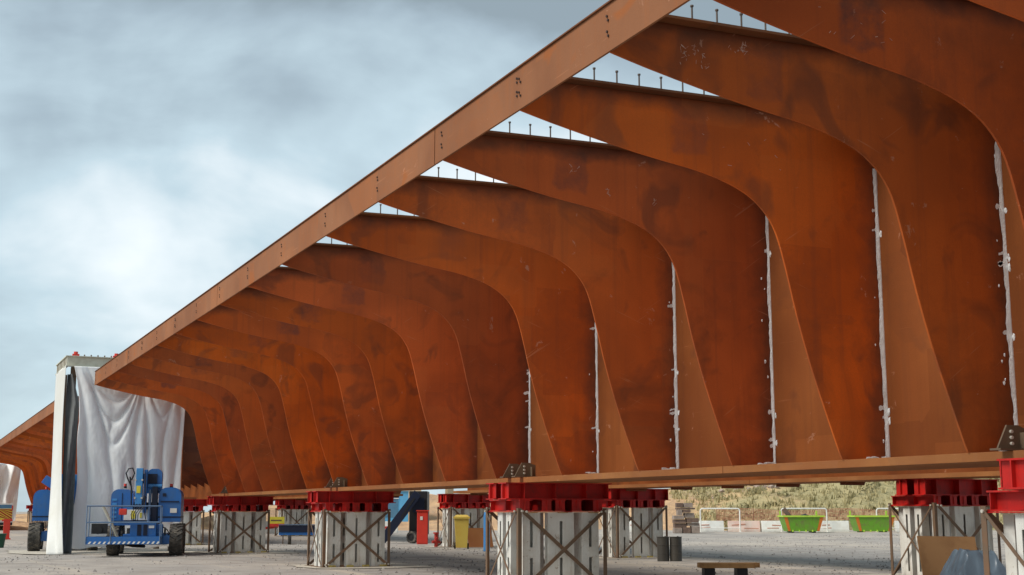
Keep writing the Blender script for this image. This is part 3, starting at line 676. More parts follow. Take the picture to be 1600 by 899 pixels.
# ------------------------------------------------------------------ white sheeted frame between the spans
fr = thing('sheeted_frame', 'tall white sheeted frame with cream top beam between the two bridge sections', 'sheeted frame', (4.85, 46.4, 0))
O = Vector((4.85, 46.4, 0))
b = MB(O).box(4.8, 8.8, 46.3, 46.36, 6.2, 6.50).box(4.8, 8.8, 46.22, 46.46, 6.502, 6.53).box(4.8, 8.8, 46.22, 46.46, 6.17, 6.198); b.build('front_beam', 'cream', fr)
b = MB(O).box(4.74, 4.80, 46.3, 49.6, 6.2, 6.50).box(4.70, 4.798, 46.22, 49.6, 6.502, 6.53).box(4.70, 4.798, 46.22, 49.6, 6.17, 6.198)
b.build('side_beam', 'cream', fr)
b = MB(O)
for k in range(7): b.box(4.72, 4.739, 46.5 + k * .45, 46.55 + k * .45, 6.2, 6.5)
b.build('beam_stiffener', 'splice', fr)
for x, y in ((5.0, 46.55), (5.0, 49.4), (8.5, 46.55), (8.5, 49.4)):
    MB(O).box(x - .09, x + .09, y - .09, y + .09, 0, 6.17).build('frame_post', 'brown_steel', fr)
for x in (5.02, 6.35):
    MB(O).box(x - .11, x + .11, 46.28, 46.42, 6.532, 6.60).cyl((x, 46.35, 6.6), (x, 46.35, 6.68), .07, 8).build('red_clamp', 'redpl', fr)
b = MB(O)
for k in range(5): b.cyl((5.3 + k * .22, 46.33, 6.53), (5.3 + k * .22, 46.33, 6.59), .025, 6)
b.build('top_bolts', 'splice', fr)['kind'] = 'stuff'
def sheet(name, mat, fn, nu, nv, parent, off):
    b = MB(off); vs = [fn(i / nu, j / nv) for j in range(nv + 1) for i in range(nu + 1)]
    b.add(vs, [(j * (nu + 1) + i, j * (nu + 1) + i + 1, (j + 1) * (nu + 1) + i + 1, (j + 1) * (nu + 1) + i) for j in range(nv) for i in range(nu)])
    o = b.build(name, mat, parent, smooth=True)
    md = o.modifiers.new('thickness', 'SOLIDIFY'); md.thickness = .012
    return o
def cloth(u, v, s=1.0):
    """folds of heavy sheeting: a few creases of unlike length and width, swags slung from the tie points, flat taut areas between"""
    f = 0
    def crease(u0, v0, u1, v1, w, a):
        dx, dy = u1 - u0, v1 - v0; L = math.hypot(dx, dy); q = ((u - u0) * dx + (v - v0) * dy) / L / L
        d = ((u - u0) * dy - (v - v0) * dx) / L + .012 * math.sin(q * 9 + u0 * 40)
        if q < -.1 or q > 1.1: return 0
        e = max(0, min(1, (q + .1) * 5)) * max(0, min(1, (1.1 - q) * 3))
        return a * e * math.exp(-abs(d / w) ** 1.3)
    for c in ((.02, .02, .16, .95, .030, .16), (.10, .00, .30, .50, .020, .12), (.30, .30, .36, 1.0, .030, .13), (.58, .05, .52, .85, .035, .18), (.60, .03, .70, .60, .022, .12),
              (.66, .25, .64, 1.0, .026, .12), (.86, .05, .80, .75, .024, .10), (.97, .04, .93, .9, .030, .12), (.45, .55, .47, 1.0, .022, .08), (.10, .5, .20, 1.0, .02, .07)):
        f += crease(*c)
    for u0, u1, dep, amp, sk in ((.06, .60, .16, .20, .2), (.07, .60, .27, .22, -.2), (.09, .59, .40, .14, .1), (.61, .98, .12, .10, .3), (.61, .97, .24, .12, -.2)):
        if u0 < u < u1:
            q = (u - u0) / (u1 - u0); cv = .03 + dep * (1 - abs(2 * q - 1) ** 1.6) * (1 + sk * (q - .5))
            f += amp * math.exp(-abs((v - cv) / .022) ** 1.4) * math.sin(math.pi * q) ** .7
    f += .10 * noise.noise((u * 3.1 + v, v * 2.0, 1.3)) + .03 * noise.noise((u * 11 - v * 5, v * 9, 5.0)) + .010 * noise.noise((u * 40, v * 36, 2.0))
    return f * s * .62
def front(u, v):
    xl = 4.98 + .30 * min(1, v * 3.2) * (1 - .45 * v) + .05 * math.sin(v * 12); xr = 8.72 + .02 * math.sin(v * 9) - .1 * v
    x = xl + (xr - xl) * u
    z = 6.17 - 6.02 * v - .04 * math.sin(u * 20) * v
    return (x, 46.15 - .25 * v + cloth(u, v), z)
sheet('front_sheet', 'sheet', front, 150, 150, fr, O)
def side(u, v):
    # from the back (u=0) to the front (u=1); flares out at the foot
    k = v ** 2.2
    x = 4.70 + (-.42 + .45 * u) * k + .05 * math.sin(u * 9 + v * 4) * (.3 + v) * .6
    y = (49.3 - 3.1 * u) * (1 - k) + (44.4 - .25 * u) * k + .08 * math.sin(v * 7)
    return (x, y, 6.18 * (1 - v) + .01)
sheet('side_sheet', 'sheetdim', side, 30, 80, fr, O)
def dark(u, v):
    k = v ** 2
    return (4.80 + (.14 + .30 * min(1, v * 6) * (1 - .3 * v)) * u - .12 * k, 46.32 - 1.6 * k + .15 * math.sin(u * 6 + v * 5), 5.9 * (1 - v) + .01)
sheet('gap_shade_sheet', 'gapshade', dark, 12, 60, fr, O)  # dark panel standing in for the shaded gap behind the side sheet
def endsheet(u, v):
    return (6.2 + 2.7 * u - .3 * v * u, 117.2 + .3 * math.sin(u * 14 + v * 3) + .3 * noise.noise((u * 6, v * 4, 8)), 5.2 - 5.0 * v)
o = sheet('hanging_sheet', 'sheet', endsheet, 40, 40, None, (7.5, 117, 0)); o.location = (7.5, 117, 0)
tag(o, 'white sheet hanging far off at the left edge behind the van', 'sheeting')

# ------------------------------------------------------------------ wheels and boom lifts
def wheel(parent, c, r, wd, rim='blue', axis=Vector((1, 0, 0)), name='wheel', lugs=18):
    """wheel whose axle runs along local X"""
    b = MB(); n = 28; prof = [(-wd / 2, r * .62), (-wd / 2, r * .86), (-wd * .42, r * .95), (wd * .42, r * .95), (wd / 2, r * .86), (wd / 2, r * .62)]
    m = len(prof); vs = []
    for k in range(n):
        a = 2 * math.pi * k / n
        for x, q in prof: vs.append((x, q * math.cos(a), q * math.sin(a)))
    fs = [(k * m + i, k * m + (i + 1) % m, ((k + 1) % n) * m + (i + 1) % m, ((k + 1) % n) * m + i) for k in range(n) for i in range(m)]
    b.add(vs, fs)
    for k in range(lugs):                                   # chevron lugs
        for sgn in (-1, 1):
            a = 2 * math.pi * (k + (.5 if sgn > 0 else 0)) / lugs; a2 = a + .26
            p = Vector((sgn * wd * .47, r * .945 * math.cos(a), r * .945 * math.sin(a))); q = Vector((sgn * wd * .02, r * .955 * math.cos(a2), r * .955 * math.sin(a2)))
            b.bar(p, q, r * .08, r * .10, up=(0, math.cos(a), math.sin(a)))
    w_ = bpy.data.objects.new(name, None); col.objects.link(w_); w_.parent = parent; w_.location = c; w_.empty_display_size = .1
    b.build('tyre', 'rubber', w_, smooth=False)
    rb = MB(); rb.cyl((-wd * .36, 0, 0), (wd * .36, 0, 0), r * .615, 20); rb.cyl((-wd * .46, 0, 0), (wd * .46, 0, 0), r * .26, 10)
    for k in range(8):
        a = k * math.pi / 4
        rb.cyl((-wd * .40, r * .4 * math.cos(a), r * .4 * math.sin(a)), (wd * .40, r * .4 * math.cos(a), r * .4 * math.sin(a)), r * .05, 6)
    rb.build('rim', rim, w_, smooth=True)
    return w_
def hood(x0, x1, y0, y1, z0, z1, r, seg=5):
    """box with generously rounded top edges (along Y) and rounded ends"""
    P = [(x0, z0), (x1, z0)]
    for k in range(seg + 1):
        a = math.pi / 2 * k / seg; P.append((x1 - r + r * math.cos(a), z1 - r + r * math.sin(a)))
    for k in range(seg + 1):
        a = math.pi / 2 + math.pi / 2 * k / seg; P.append((x0 + r + r * math.cos(a), z1 - r + r * math.sin(a)))
    return MB().prism_y(P, y0, y1)
def boom_lift(loc, rz, label):
    t = thing('boom_lift', label, 'boom lift', loc, rz)
    # local frame: +x to the right of the picture, -y toward the viewer, basket in front
    wheel(t, (1.02, .30, .48), .48, .40); wheel(t, (-.86, .35, .46), .46, .36)
    wheel(t, (1.0, 2.5, .48), .48, .40); wheel(t, (-.9, 2.5, .46), .46, .36)
    MB().box(-.55, .78, -.1, 2.7, .34, .66).box(-.9, .95, .22, .42, .38, .54).box(-.9, .95, 2.4, 2.6, .38, .54).build('chassis', 'blue', t, bevel=.02)
    MB().cyl((0, 1.3, .66), (0, 1.3, .82), .55, 20).build('turntable', 'black', t)
    h = hood(-.98, -.32, .25, 2.4, .92, 2.02, .22); h.build('engine_hood', 'blue', t, smooth=True, bevel=0)
    h = hood(.44, 1.12, .25, 2.4, 1.02, 2.08, .26); h.build('tank_hood', 'blue', t, smooth=True)
    MB().box(.43, 1.13, .24, 2.41, 1.15, 1.19).build('hood_seam', 'navy', t)
    b = MB()
    for k in range(5): b.box(-.94, -.80, .235, .249, 1.15 + k * .13, 1.21 + k * .13)
    b.build('hood_vent', 'bluel', t)
    MB().box(-.32, .44, .5, 2.2, .82, 1.5).build('turret_body', 'blue', t, bevel=.02)
    # stacked boom sections standing up between the hoods
    MB().box(-.25, -.05, .0, .32, 1.55, 2.66).build('mast_section', 'bluel', t, bevel=.012)
    MB().box(-.02, .08, .12, .42, 1.3, 2.62).build('mast_section', 'blue', t, bevel=.012)
    hb = hood(.06, .50, .5, 1.0, 1.9, 2.66, .16); hb.build('boom_head', 'blue', t, smooth=True)
    MB().cyl((.1, .35, 2.12), (.52, .35, 2.12), .06, 10).build('pivot_pin', 'bluel', t, smooth=True)
    MB().box(.24, .40, .15, .55, .9, 2.1).build('lower_boom', 'navy', t)
    MB().cyl((.18, .05, .85), (.18, .25, 2.0), .045, 10).build('hydraulic_ram', 'greyrail', t, smooth=True)
    MB().tube([(-.36, .1, 1.5), (-.38, .05, 2.1), (-.5, 0, 2.35), (-.55, 0, 2.5), (-.48, 0, 2.64), (-.36, 0, 2.66), (-.3, 0, 2.5), (-.38, .05, 2.3), (-.44, .1, 2.4), (-.35, .05, 1.9)], .022, 8).build('hose', 'black', t, smooth=True)
    MB().tube([(.02, -.02, 2.5), (.05, -.06, 2.0), (.02, -.05, 1.5), (.1, -.08, 1.1)], .016, 6).build('hose', 'black', t, smooth=True)
    for x in (-.62, .78):
        MB().cyl((x, .8, 2.05), (x, .8, 2.12), .05, 8).build('beacon_base', 'black', t)
        MB().cyl((x, .8, 2.12), (x, .8, 2.2), .045, 8).build('beacon', 'redpl', t, smooth=True)
    MB().box(-.58, .15, .215, .249, 1.08, 1.40).build('decal_panel', 'wpaint', t)
    MB().box(-.36, -.24, .20, .213, 1.12, 1.36).box(-.1, -.04, .20, .213, 1.15, 1.3).build('warning_label', 'safety_yellow', t)
    MB().box(-.22, -.10, -.02, -.004, 1.9, 2.12).build('warning_label', 'safety_yellow', t)
    MB().box(-.33, .44, -.35, .25, .5, 1.0).box(.44, .62, -.2, .2, .55, .95).build('platform_mount', 'blue', t, bevel=.015)
    MB().box(-.12, -.0, -.365, -.352, .62, .95).box(.06, .18, -.365, -.352, .62, .95).build('mount_recess', 'navy', t)
    MB().box(.22, .38, -.366, -.352, .84, .92).build('white_decal', 'wpaint', t)
    # basket
    Bx0, Bx1, By0, By1, Bz = -1.52, .60, -1.15, -.40, .40
    k = bpy.data.objects.new('basket', None); col.objects.link(k); k.parent = t; k.empty_display_size = .1
    MB().box(Bx0 + .02, Bx1 - .02, By0 + .02, By1 - .02, Bz, Bz + .03).build('floor', 'navy', k)
    MB().box(Bx0, Bx1, By0, By0 + .018, Bz - .02, Bz + .20).box(Bx0, Bx1, By1 - .018, By1, Bz - .02, Bz + .20).box(Bx0, Bx0 + .018, By0 + .019, By1 - .019, Bz - .02, Bz + .2).box(Bx1 - .018, Bx1, By0 + .019, By1 - .019, Bz - .02, Bz + .2).build('toe_board', 'blue', k)
    b = MB()
    for i in range(15):
        x = Bx0 + .06 + i * .14
        b.add([(x, By0 - .004, Bz - .01), (x + .06, By0 - .004, Bz - .01), (x + .11, By0 - .004, Bz + .06), (x + .05, By0 - .004, Bz + .06)], [(0, 1, 2, 3)])
    b.build('stripe_marks', 'wpaint', k)['kind'] = 'stuff'
    b = MB(); zt = Bz + 1.10
    for z in (zt, Bz + .62):
        b.tube([(Bx0, By0, z), (Bx1, By0, z), (Bx1, By1, z), (Bx0, By1, z), (Bx0, By0, z)], .019, 8)
    for x in (Bx0, Bx0 + .7, Bx1):
        for y in (By0, By1): b.cyl((x, y, Bz), (x, y, zt), .015, 8)
    b.build('guard_rail', 'greyrail', k, smooth=True)
    MB().box(Bx0 + .1, Bx0 + .55, By1 - .3, By1 - .06, Bz + .28, Bz + .58).cyl((Bx0 + .3, By1 - .35, Bz + .4), (Bx0 + .3, By1 - .30, Bz + .4), .13, 12).build('control_box', 'black', k, bevel=.01)
    MB().box(-.62, -.40, By0 + .1, By0 + .3, Bz + .84, Bz + 1.02).build('red_control_box', 'redpl', k, bevel=.015)
    MB().tube([(-1.1, By0 + .3, zt), (-1.0, By0 + .35, 1.3), (-.8, By0 + .4, .9), (-.62, By0 + .5, .5)], .045, 8).build('cable_track', 'cream', k, smooth=True)
    MB().box(-.97, -.35, .238, .249, 1.02, 1.06).box(-.66, -.64, .238, .249, 1.08, 1.9).build('hood_gap', 'navy', t)
    MB().box(.5, 1.06, .225, .239, 1.62, 1.66).box(.56, .66, .225, .239, 1.8, 1.9).build('hood_gap', 'navy', t)
    MB().box(.8, 1.0, .222, .238, 1.3, 1.44).build('white_decal', 'wpaint', t)
    MB().box(-.31, .43, .42, .49, 1.5, 1.62).box(-.31, .43, .40, .49, 1.18, 1.24).build('cross_plate', 'navy', t)
    for x in (-.28, .1, .42): MB().cyl((x, .35, .9), (x, .35, 1.5), .03, 8).build('hydraulic_ram', 'greyrail', t, smooth=True)
    for k in range(4):
        MB().tube([(-.3 + k * .05, .1, .95), (-.34 + k * .07, -.1 - k * .02, 1.25), (-.2 + k * .08, .0, 1.55), (-.1 + k * .05, .1, 1.8)], .012, 6).build('hose', 'black', t, smooth=True)
    MB().tube([(.5, -.1, .95), (.75, -.2, .8), (.85, .0, .62), (.8, .2, .5)], .018, 6).build('hose', 'black', t, smooth=True)
    MB().cyl((-.85, .2, .46), (.95, .2, .46), .035, 8).build('track_rod', 'black', t)
    MB().box(.62, .9, -.12, .15, .36, .62).build('valve_block', 'blue', t, bevel=.02)
    MB().box(.66, .72, -.14, -.121, .66, .82).cyl((.69, -.1, .6), (.69, -.1, .86), .02, 8).build('lever', 'black', t)
    MB().box(-.16, .36, .46, .49, 2.2, 2.5).build('boom_plate', 'navy', t)
    for z in (1.75, 2.3): MB().cyl((-.26, -.015, z), (-.26, .0, z), .03, 10).cyl((-.06, -.02, z), (-.06, .0, z), .03, 10).build('pin', 'boltw', t)
    MB().tube([(-.6, -.9, .42), (-.2, -.6, .32), (.1, -.3, .30), (-.05, -.1, .3)], .05, 6).build('jib_link', 'black', t, smooth=True)
    return t
lift = boom_lift((6.76, 41.9, 0), R(-13), 'blue boom lift with folded basket parked before the white sheet')
lift2 = boom_lift((5.55, 50.6, 0), R(172), 'second blue boom lift half hidden behind the hanging white strip')
MB().bar((.0, .3, 1.9), (.9, .2, 2.5), .3, .3).build('raised_boom', 'blue', lift2, bevel=.02)
# third machine seen under the bridge: navy boom slanting down past a tyre
t = thing('telehandler', 'dark navy boom machine slanting down under the bridge, beside the red cabinet', 'lift machine', (19.6, 53.1, 0), -psi)
MB().bar((-1.15, .1, .12), (.34, .2, 2.12), .3, .36).build('boom', 'navy', t, bevel=.02)
MB().box(-.05, .72, .5, 2.0, .35, 2.2).build('machine_body', 'black', t, bevel=.05)
MB().bar((-.75, .02, .5), (.2, .05, 1.9), .06, .07).build('hydraulic_ram', 'black', t)
MB().box(.1, .6, .42, .49, 1.3, 1.9).build('rear_grille', 'navy', t)
wheel(t, (.12, .25, .26), .26, .2, 'black').rotation_euler.z = R(60); wheel(t, (.12, 1.8, .26), .26, .2, 'black').rotation_euler.z = R(60)

# ------------------------------------------------------------------ yard clutter
# van with chevrons at the left edge
t = thing('van', 'white van showing yellow and red chevrons at its rear, at the left edge', 'van', (6.3, 101, 0))
b = hood(-1.0, .98, 0, 4.6, .38, 1.9, .14); b.build('body', 'wpaint', t, smooth=True)
MB().box(-.98, .96, -.08, 0, .36, .56).build('bumper', 'black', t)
MB().box(-.9, .88, -.012, -.004, 1.55, 1.80).build('rear_window', 'glass', t)
MB().box(-.95, .92, -.02, -.004, .72, 1.52).build('chevron_board', 'safety_yellow', t)
for i in range(7):
    for s in (-1, 1):
        z = .45 + i * .2
        vs = [(-.01, -.026, z + .5), (-.01, -.026, z + .62), (-.01 + s * .93, -.026, z + .02), (-.01 + s * .93, -.026, z - .10)]
        vs = [(x, y, min(1.52, max(.72, zz))) for x, y, zz in vs]
        if max(v_[2] for v_ in vs) - min(v_[2] for v_ in vs) > .1: MB().add(vs, [(0, 1, 2, 3)]).build('chevron_stripe', 'safety_red', t)
for x in (-.8, .78):
    for y in (.9, 3.8): wheel(t, (x, y, .34), .34, .22, 'black')
for x in (-.96, .90): MB().box(x - .03, x + .05, -.03, -.002, .75 + .7, 1.75).build('tail_light', 'redpl', t)
# red post
t = thing('marker_post', 'short red post on a flat foot near the left edge of the yard', 'marker post', (4.72, 69.0, 0))
MB().box(-.2, .2, -.14, .14, 0, .06).build('foot', 'redpl', t, bevel=.01)
MB().box(-.15, .15, -.05, .05, .06, .98).box(-.24, .24, -.04, .04, .86, .96).build('post', 'redpl', t, bevel=.01)
t = thing('waste_tub', 'dark green tub cut off at the left edge of the picture', 'tub', (3.33, 52.5, 0))
MB().tube([(0, 0, 0), (0, 0, .5)], [.2, .27], 14).build('tub', paint('dark_green', (.02, .09, .05)), t, smooth=True)
MB().tube([(0, 0, .5), (0, 0, .54)], [.29, .29], 14).build('rim', paint('dark_green_rim', (.03, .12, .07)), t, smooth=True)

# yellow wheelie bin
t = thing('wheelie_bin', 'yellow wheelie bin standing against the braced tower', 'wheelie bin', (18.6, 44.9, 0), R(-22))
b = MB(); v0 = [(-.20, -.22), (.20, -.22), (.20, .22), (-.20, .22)]; v1 = [(-.265, -.30), (.265, -.30), (.265, .30), (-.265, .30)]
b.add([(x, y, .04) for x, y in v0] + [(x, y, 1.08) for x, y in v1], [(3, 2, 1, 0), (4, 5, 6, 7), (0, 1, 5, 4), (1, 2, 6, 5), (2, 3, 7, 6), (3, 0, 4, 7)]); b.build('body', 'yelp', t, bevel=.02)
MB().box(-.30, .30, -.34, .32, 1.085, 1.15).add([(-.28, -.3, 1.151), (.28, -.3, 1.151), (.2, .1, 1.22), (-.2, .1, 1.22), (.26, .3, 1.151), (-.26, .3, 1.151)], [(0, 1, 2, 3), (3, 2, 4, 5), (1, 4, 2), (0, 3, 5)]).build('lid', 'yelp', t)
for x in (-.24, .24): MB().cyl((x - .03, .24, .1), (x + .03, .24, .1), .1, 14).build('wheel', 'black', t, smooth=True)
MB().cyl((-.2, .36, 1.05), (.2, .36, 1.05), .015, 8).build('handle', 'black', t)
# tall blue gas bottle
t = thing('gas_cylinder', 'tall slim blue cylinder standing left of the largest tower', 'gas cylinder', (18.2, 41.7, 0))
MB().tube([(0, 0, 0), (0, 0, 1.2), (0, 0, 1.3), (0, 0, 1.36), (0, 0, 1.4)], [.11, .11, .09, .05, .03], 16).build('cylinder', 'bluel', t, smooth=True)
MB().cyl((0, 0, 1.4), (0, 0, 1.48), .03, 8).build('valve', 'boltw', t)
# red cabinet and a pair of small red things
t = thing('fire_cabinet', 'upright red cabinet left of the yellow wheelie bin', 'cabinet', (19.15, 50.4, 0), R(-20))
MB().box(-.2, .24, -.18, .18, .04, 1.35).build('cabinet', 'redpl', t, bevel=.015)
MB().box(-.17, .21, -.195, -.182, .1, 1.28).build('door', 'redpl', t)
MB().box(-.08, .02, -.21, -.197, 1.0, 1.14).build('label', 'wpaint', t)
MB().box(-.24, .28, -.22, .22, 1.352, 1.39).build('lid', 'redpl', t)
t = thing('hydrant', 'small dark red valve stand at the foot of the tower with the yellow bin', 'valve', (18.55, 47.3, 0))
MB().cyl((0, 0, 0), (0, 0, .5), .07, 10).cyl((-.16, 0, .2), (.16, 0, .2), .06, 10).cyl((0, 0, .5), (0, 0, .56), .11, 10).build('body', 'safety_red', t, smooth=True)
MB().cyl((0, -.14, .33), (0, .0, .33), .05, 10).build('outlet', 'safety_red', t)
# cream pillar and cabins beyond
t = thing('cream_post', 'cream square post standing beside the red cabinet', 'post', (24.2, 60.0, 0))
MB().box(-.16, .16, -.16, .16, 0, 2.9).build('post', 'tan', t); MB().box(-.3, .3, -.3, .3, 0, .03).build('foot_plate', 'brown_steel', t)
t = thing('site_cabin', 'bright blue site cabin with pale door far under the bridge', 'site cabin', (35.0, 98.0, 0), R(-20))
MB().box(-1.6, 1.0, 0, 2.4, .1, 2.9).build('wall', 'cabin', t); MB().box(-.9, .2, -.03, -.004, .9, 2.3).build('window', 'glass', t)
MB().box(-.95, .25, -.05, -.032, 2.3, 2.36).build('window_frame', 'wpaint', t); MB().box(-1.7, 1.1, -.1, 2.5, 2.9, 3.0).build('roof', 'wpaint', t)
MB().box(1.02, 2.0, .0, 2.2, .1, 3.0).build('tan_door_panel', 'tan', t)
# notice
t = thing('notice_board', 'yellow and red notice board between two towers', 'sign', (14.2, 54.4, 0), R(-12))
MB().box(-.34, .34, -.02, 0, .72, 1.12).build('board', 'safety_yellow', t)
MB().box(-.34, .34, -.026, -.021, .72, .84).build('red_band', 'redpl', t)
MB().box(-.22, .22, -.026, -.021, .95, 1.0).build('text_line', 'brown_steel', t)
for x in (-.3, .3): MB().box(x - .02, x + .02, .002, .03, 0, 1.14).build('leg', 'brown_steel', t)
# low blue trailer
t = thing('flat_trailer', 'low blue flat trailer parked behind the tower braces', 'trailer', (15.2, 54.0, 0), R(-15))
MB().box(-.95, 1.5, -.6, .6, .38, .50).build('bed', 'blue', t, bevel=.01); MB().box(-.95, 1.5, -.62, -.601, .50, .78).build('side_board', 'navy', t)
MB().box(-.97, 1.52, -.64, -.60, .785, .82).build('top_rail', 'greyrail', t)
for x in (-.5, 1.0): wheel(t, (x, -.45, .22), .22, .14, 'black')
# leaning rusty plate
t = thing('steel_plate', 'brown steel plate leaning on the tower right of the yellow bin', 'steel plate', (20.0, 46.6, 0))
MB().add([(-.5, -.30, .0), (.5, -.30, .0), (.5, -.27, .0), (-.5, -.27, .0), (-.5, .0, .72), (.5, .0, .72), (.5, .03, .72), (-.5, .03, .72)], [(0, 3, 2, 1), (4, 5, 6, 7), (0, 1, 5, 4), (1, 2, 6, 5), (2, 3, 7, 6), (3, 0, 4, 7)]).build('plate', 'rust_flange', t)
# dark drums
for i, (x, y, r) in enumerate(((19.11, 31.66, .0), (19.43, 31.52, .0))):
    t = thing('oil_drum', ['black drum touching the foot of the slotted tower', 'outer black drum of the pair, on the open gravel side'][i], 'drum', (x, y, 0), group='black drums by the tower')
    MB().tube([(0, 0, 0), (0, 0, .20), (0, 0, .21), (0, 0, .22), (0, 0, .42), (0, 0, .43), (0, 0, .44), (0, 0, .64)], [.165, .165, .175, .165, .165, .175, .165, .165], 20).build('drum', 'drum', t, smooth=True)
    MB().tube([(0, 0, .64), (0, 0, .66)], [.175, .175], 20).cyl((.07, 0, .66), (.07, 0, .675), .025, 8).build('lid', 'drum', t, smooth=True)
# bench on dark blocks in the foreground
t = thing('timber_trestle', 'low timber plank on two dark blocks at the bottom of the picture', 'trestle', (15.75, 23.6, 0), R(-24))
for k, (y, dz_) in enumerate(((-.16, 0), (.0, .006), (.16, -.003))): MB().box(-.56, .58 + .08 * k, y - .075, y + .075, 0.185 + dz_, .285 + dz_).build('plank', 'timber', t, bevel=.006)
for x in (-.36, .32): MB().box(x - .11, x + .11, -.2, .2, 0, .18).build('block', 'black', t, bevel=.01)
# plywood sheet and tarpaulin by the right tower
t = thing('plywood_sheet', 'brown plywood sheet leaning before the right hand tower', 'plywood sheet', (17.55, 19.0, 0), R(-12))
MB().add([(-.52, -.02, 0), (.66, -.02, 0), (.66, 0, 0), (-.52, 0, 0), (-.52, .16, .90), (.66, .16, .88), (.66, .18, .88), (-.52, .18, .90)], [(0, 3, 2, 1), (4, 5, 6, 7), (0, 1, 5, 4), (1, 2, 6, 5), (2, 3, 7, 6), (3, 0, 4, 7)]).build('board', 'wood', t)
def tarp(u, v):
    x = -.56 + .90 * u; y = -.55 + 1.1 * v
    e = max(abs(u - .5), abs(v - .5)) * 2
    h = .60 * (1 - max(0, e - .5) / .5 * .97) if e > .5 else .47
    h += (.05 * noise.noise((u * 6, v * 6, 2)) + .07 * abs(noise.noise((u * 3 + 1, v * 5, 7)))) * (1 if h > .1 else .3)
    f = 0
    for a, c, am in ((.9, .1, .07), (-.7, .55, .09), (2.1, -.6, .06), (-1.9, 1.3, .07), (.2, .45, .06), (4, -1.5, .05)):
        d = (v - .5 - a * (u - .5) * .8 + (c - .4) * .5) / math.hypot(1, a); f += am * .8 * math.exp(-(d * 9) ** 2)
    f = min(f, .075) * (1 if h > .12 else .4)
    return (x * (1 + .12 * (1 - h / .7)) + .05 * noise.noise((u * 9, v * 9, 4)), y * (1 + .12 * (1 - h / .7)), max(.01, h + f))
o = sheet('tarpaulin_heap', 'tarp', tarp, 70, 70, None, (0, 0, 0)); o.location = (17.25, 17.9, 0); o.rotation_euler.z = R(-20)
tag(o, 'blue grey tarpaulin crumpled over a heap at bottom right', 'tarpaulin')
# timber stack
DG = lambda d, l: (d * math.sin(psi) + l * math.cos(psi), d * math.cos(psi) - l * math.sin(psi), 0)   # depth, lateral -> world
t = thing('timber_stack', 'stack of brown and grey timber blocks beyond the second row of towers', 'timber stack', DG(84, 10.9), -psi)
rn = random.Random(4)
for (x0, x1, z0, z1, m_) in ((-.75, -.25, 0, .3, 'greywood'), (-.2, .3, 0, .34, 'darkwood'), (.35, .85, 0, .42, 'greywood'), (-.7, .05, .32, .6, 'darkwood'), (.1, .85, .44, .62, 'greywood'), (-.75, .0, .62, .84, 'darkwood'),
                             (.05, .8, .64, .92, 'darkwood'), (-.75, -.1, .86, 1.08, 'greywood'), (-.05, .55, .94, 1.24, 'greywood'), (-.5, -.2, 1.10, 1.45, 'greywood'), (-.15, .3, 1.26, 1.44, 'darkwood'), (-.55, .6, 1.46, 1.56, 'darkwood'), (-.55, -.15, 1.58, 1.86, 'darkwood'), (-.1, .45, 1.58, 1.86, 'greywood')):
    MB().box(x0, x1, -.5 + rn.uniform(-.1, .1), .4 + rn.uniform(-.1, .1), z0, z1).build('timber_block', m_, t, bevel=.012)
# green skips
def skip():
    t = thing('skip', 'x', 'skip', (0, 0, 0))
    b = MB(); L0, L1, Hh = 1.0, 1.28, 1.02
    bot = [(-L0, -.75), (L0, -.75), (L0, .75), (-L0, .75)]; top = [(-L1, -.85), (L1, -.85), (L1, .85), (-L1, .85)]
    b.add([(x, y, .08) for x, y in bot] + [(x, y, Hh) for x, y in top], [(3, 2, 1, 0), (0, 1, 5, 4), (1, 2, 6, 5), (2, 3, 7, 6), (3, 0, 4, 7)])
    ins = [(x * .96, y * .96) for x, y in top]; inb = [(x * .96, y * .96) for x, y in bot]
    b.add([(x, y, .12) for x, y in inb] + [(x, y, Hh) for x, y in ins], [(0, 1, 2, 3), (0, 4, 5, 1), (1, 5, 6, 2), (2, 6, 7, 3), (3, 7, 4, 0)])
    b.build('body', 'green', t)
    r = MB().box(-L1 - .05, L1 + .05, -.92, -.84, Hh - .04, Hh + .06).box(-L1 - .05, L1 + .05, .84, .92, Hh - .04, Hh + .06).box(-L1 - .05, -L1 + .03, -.839, .839, Hh - .04, Hh + .06).box(L1 - .03, L1 + .05, -.839, .839, Hh - .04, Hh + .06)
    r.build('rim', 'greenl', t)
    for s in (-1, 1):
        MB().add([(s * (L0 - .16), -.76, .1), (s * (L0 + .005), -.76, .1), (s * (L1 - .02), -.861, Hh - .05), (s * (L1 - .24), -.861, Hh - .05)], [(0, 1, 2, 3)]).build('corner_panel', 'orange', t)
        MB().box(s * (L1 - .1) - .05, s * (L1 - .1) + .05, .7, .8, Hh + .06, Hh + .36).build('lifting_post', 'greenl', t)
    for k in range(4): MB().box(-.75 + k * .42, -.67 + k * .42, -.83, -.76, .05, .17).build('lug', 'greenl', t)
    for s in (-1, 1): MB().box(s * .7 - .08, s * .7 + .08, -.7, .7, 0, .079).build('skid', 'black', t)
    return t
s1 = skip(); s1['label'] = 'lime green skip with orange corners and a plank poking out'; s1['group'] = 'green skips at the foot of the bank'
s1.location = DG(86, 18.65); s1.rotation_euler.z = -psi
s2 = copy_tree(s1); s2['label'] = 'lime green skip half hidden by the right hand tower'; s2.location = DG(86, 23.2); s2.rotation_euler.z = -psi
t = thing('waste_plank', 'dark plank leaning out of the left green skip', 'plank', Vector(DG(86, 17.8)) + Vector((0, 0, .9)), -psi)
MB().bar((.35, 0, -.2), (-.25, 0, .62), .12, .26).build('board', 'darkwood', t)
t = thing('waste_bag', 'black bag lying on top of the left green skip', 'bag', Vector(DG(86, 18.9)) + Vector((0, 0, 1.0)))
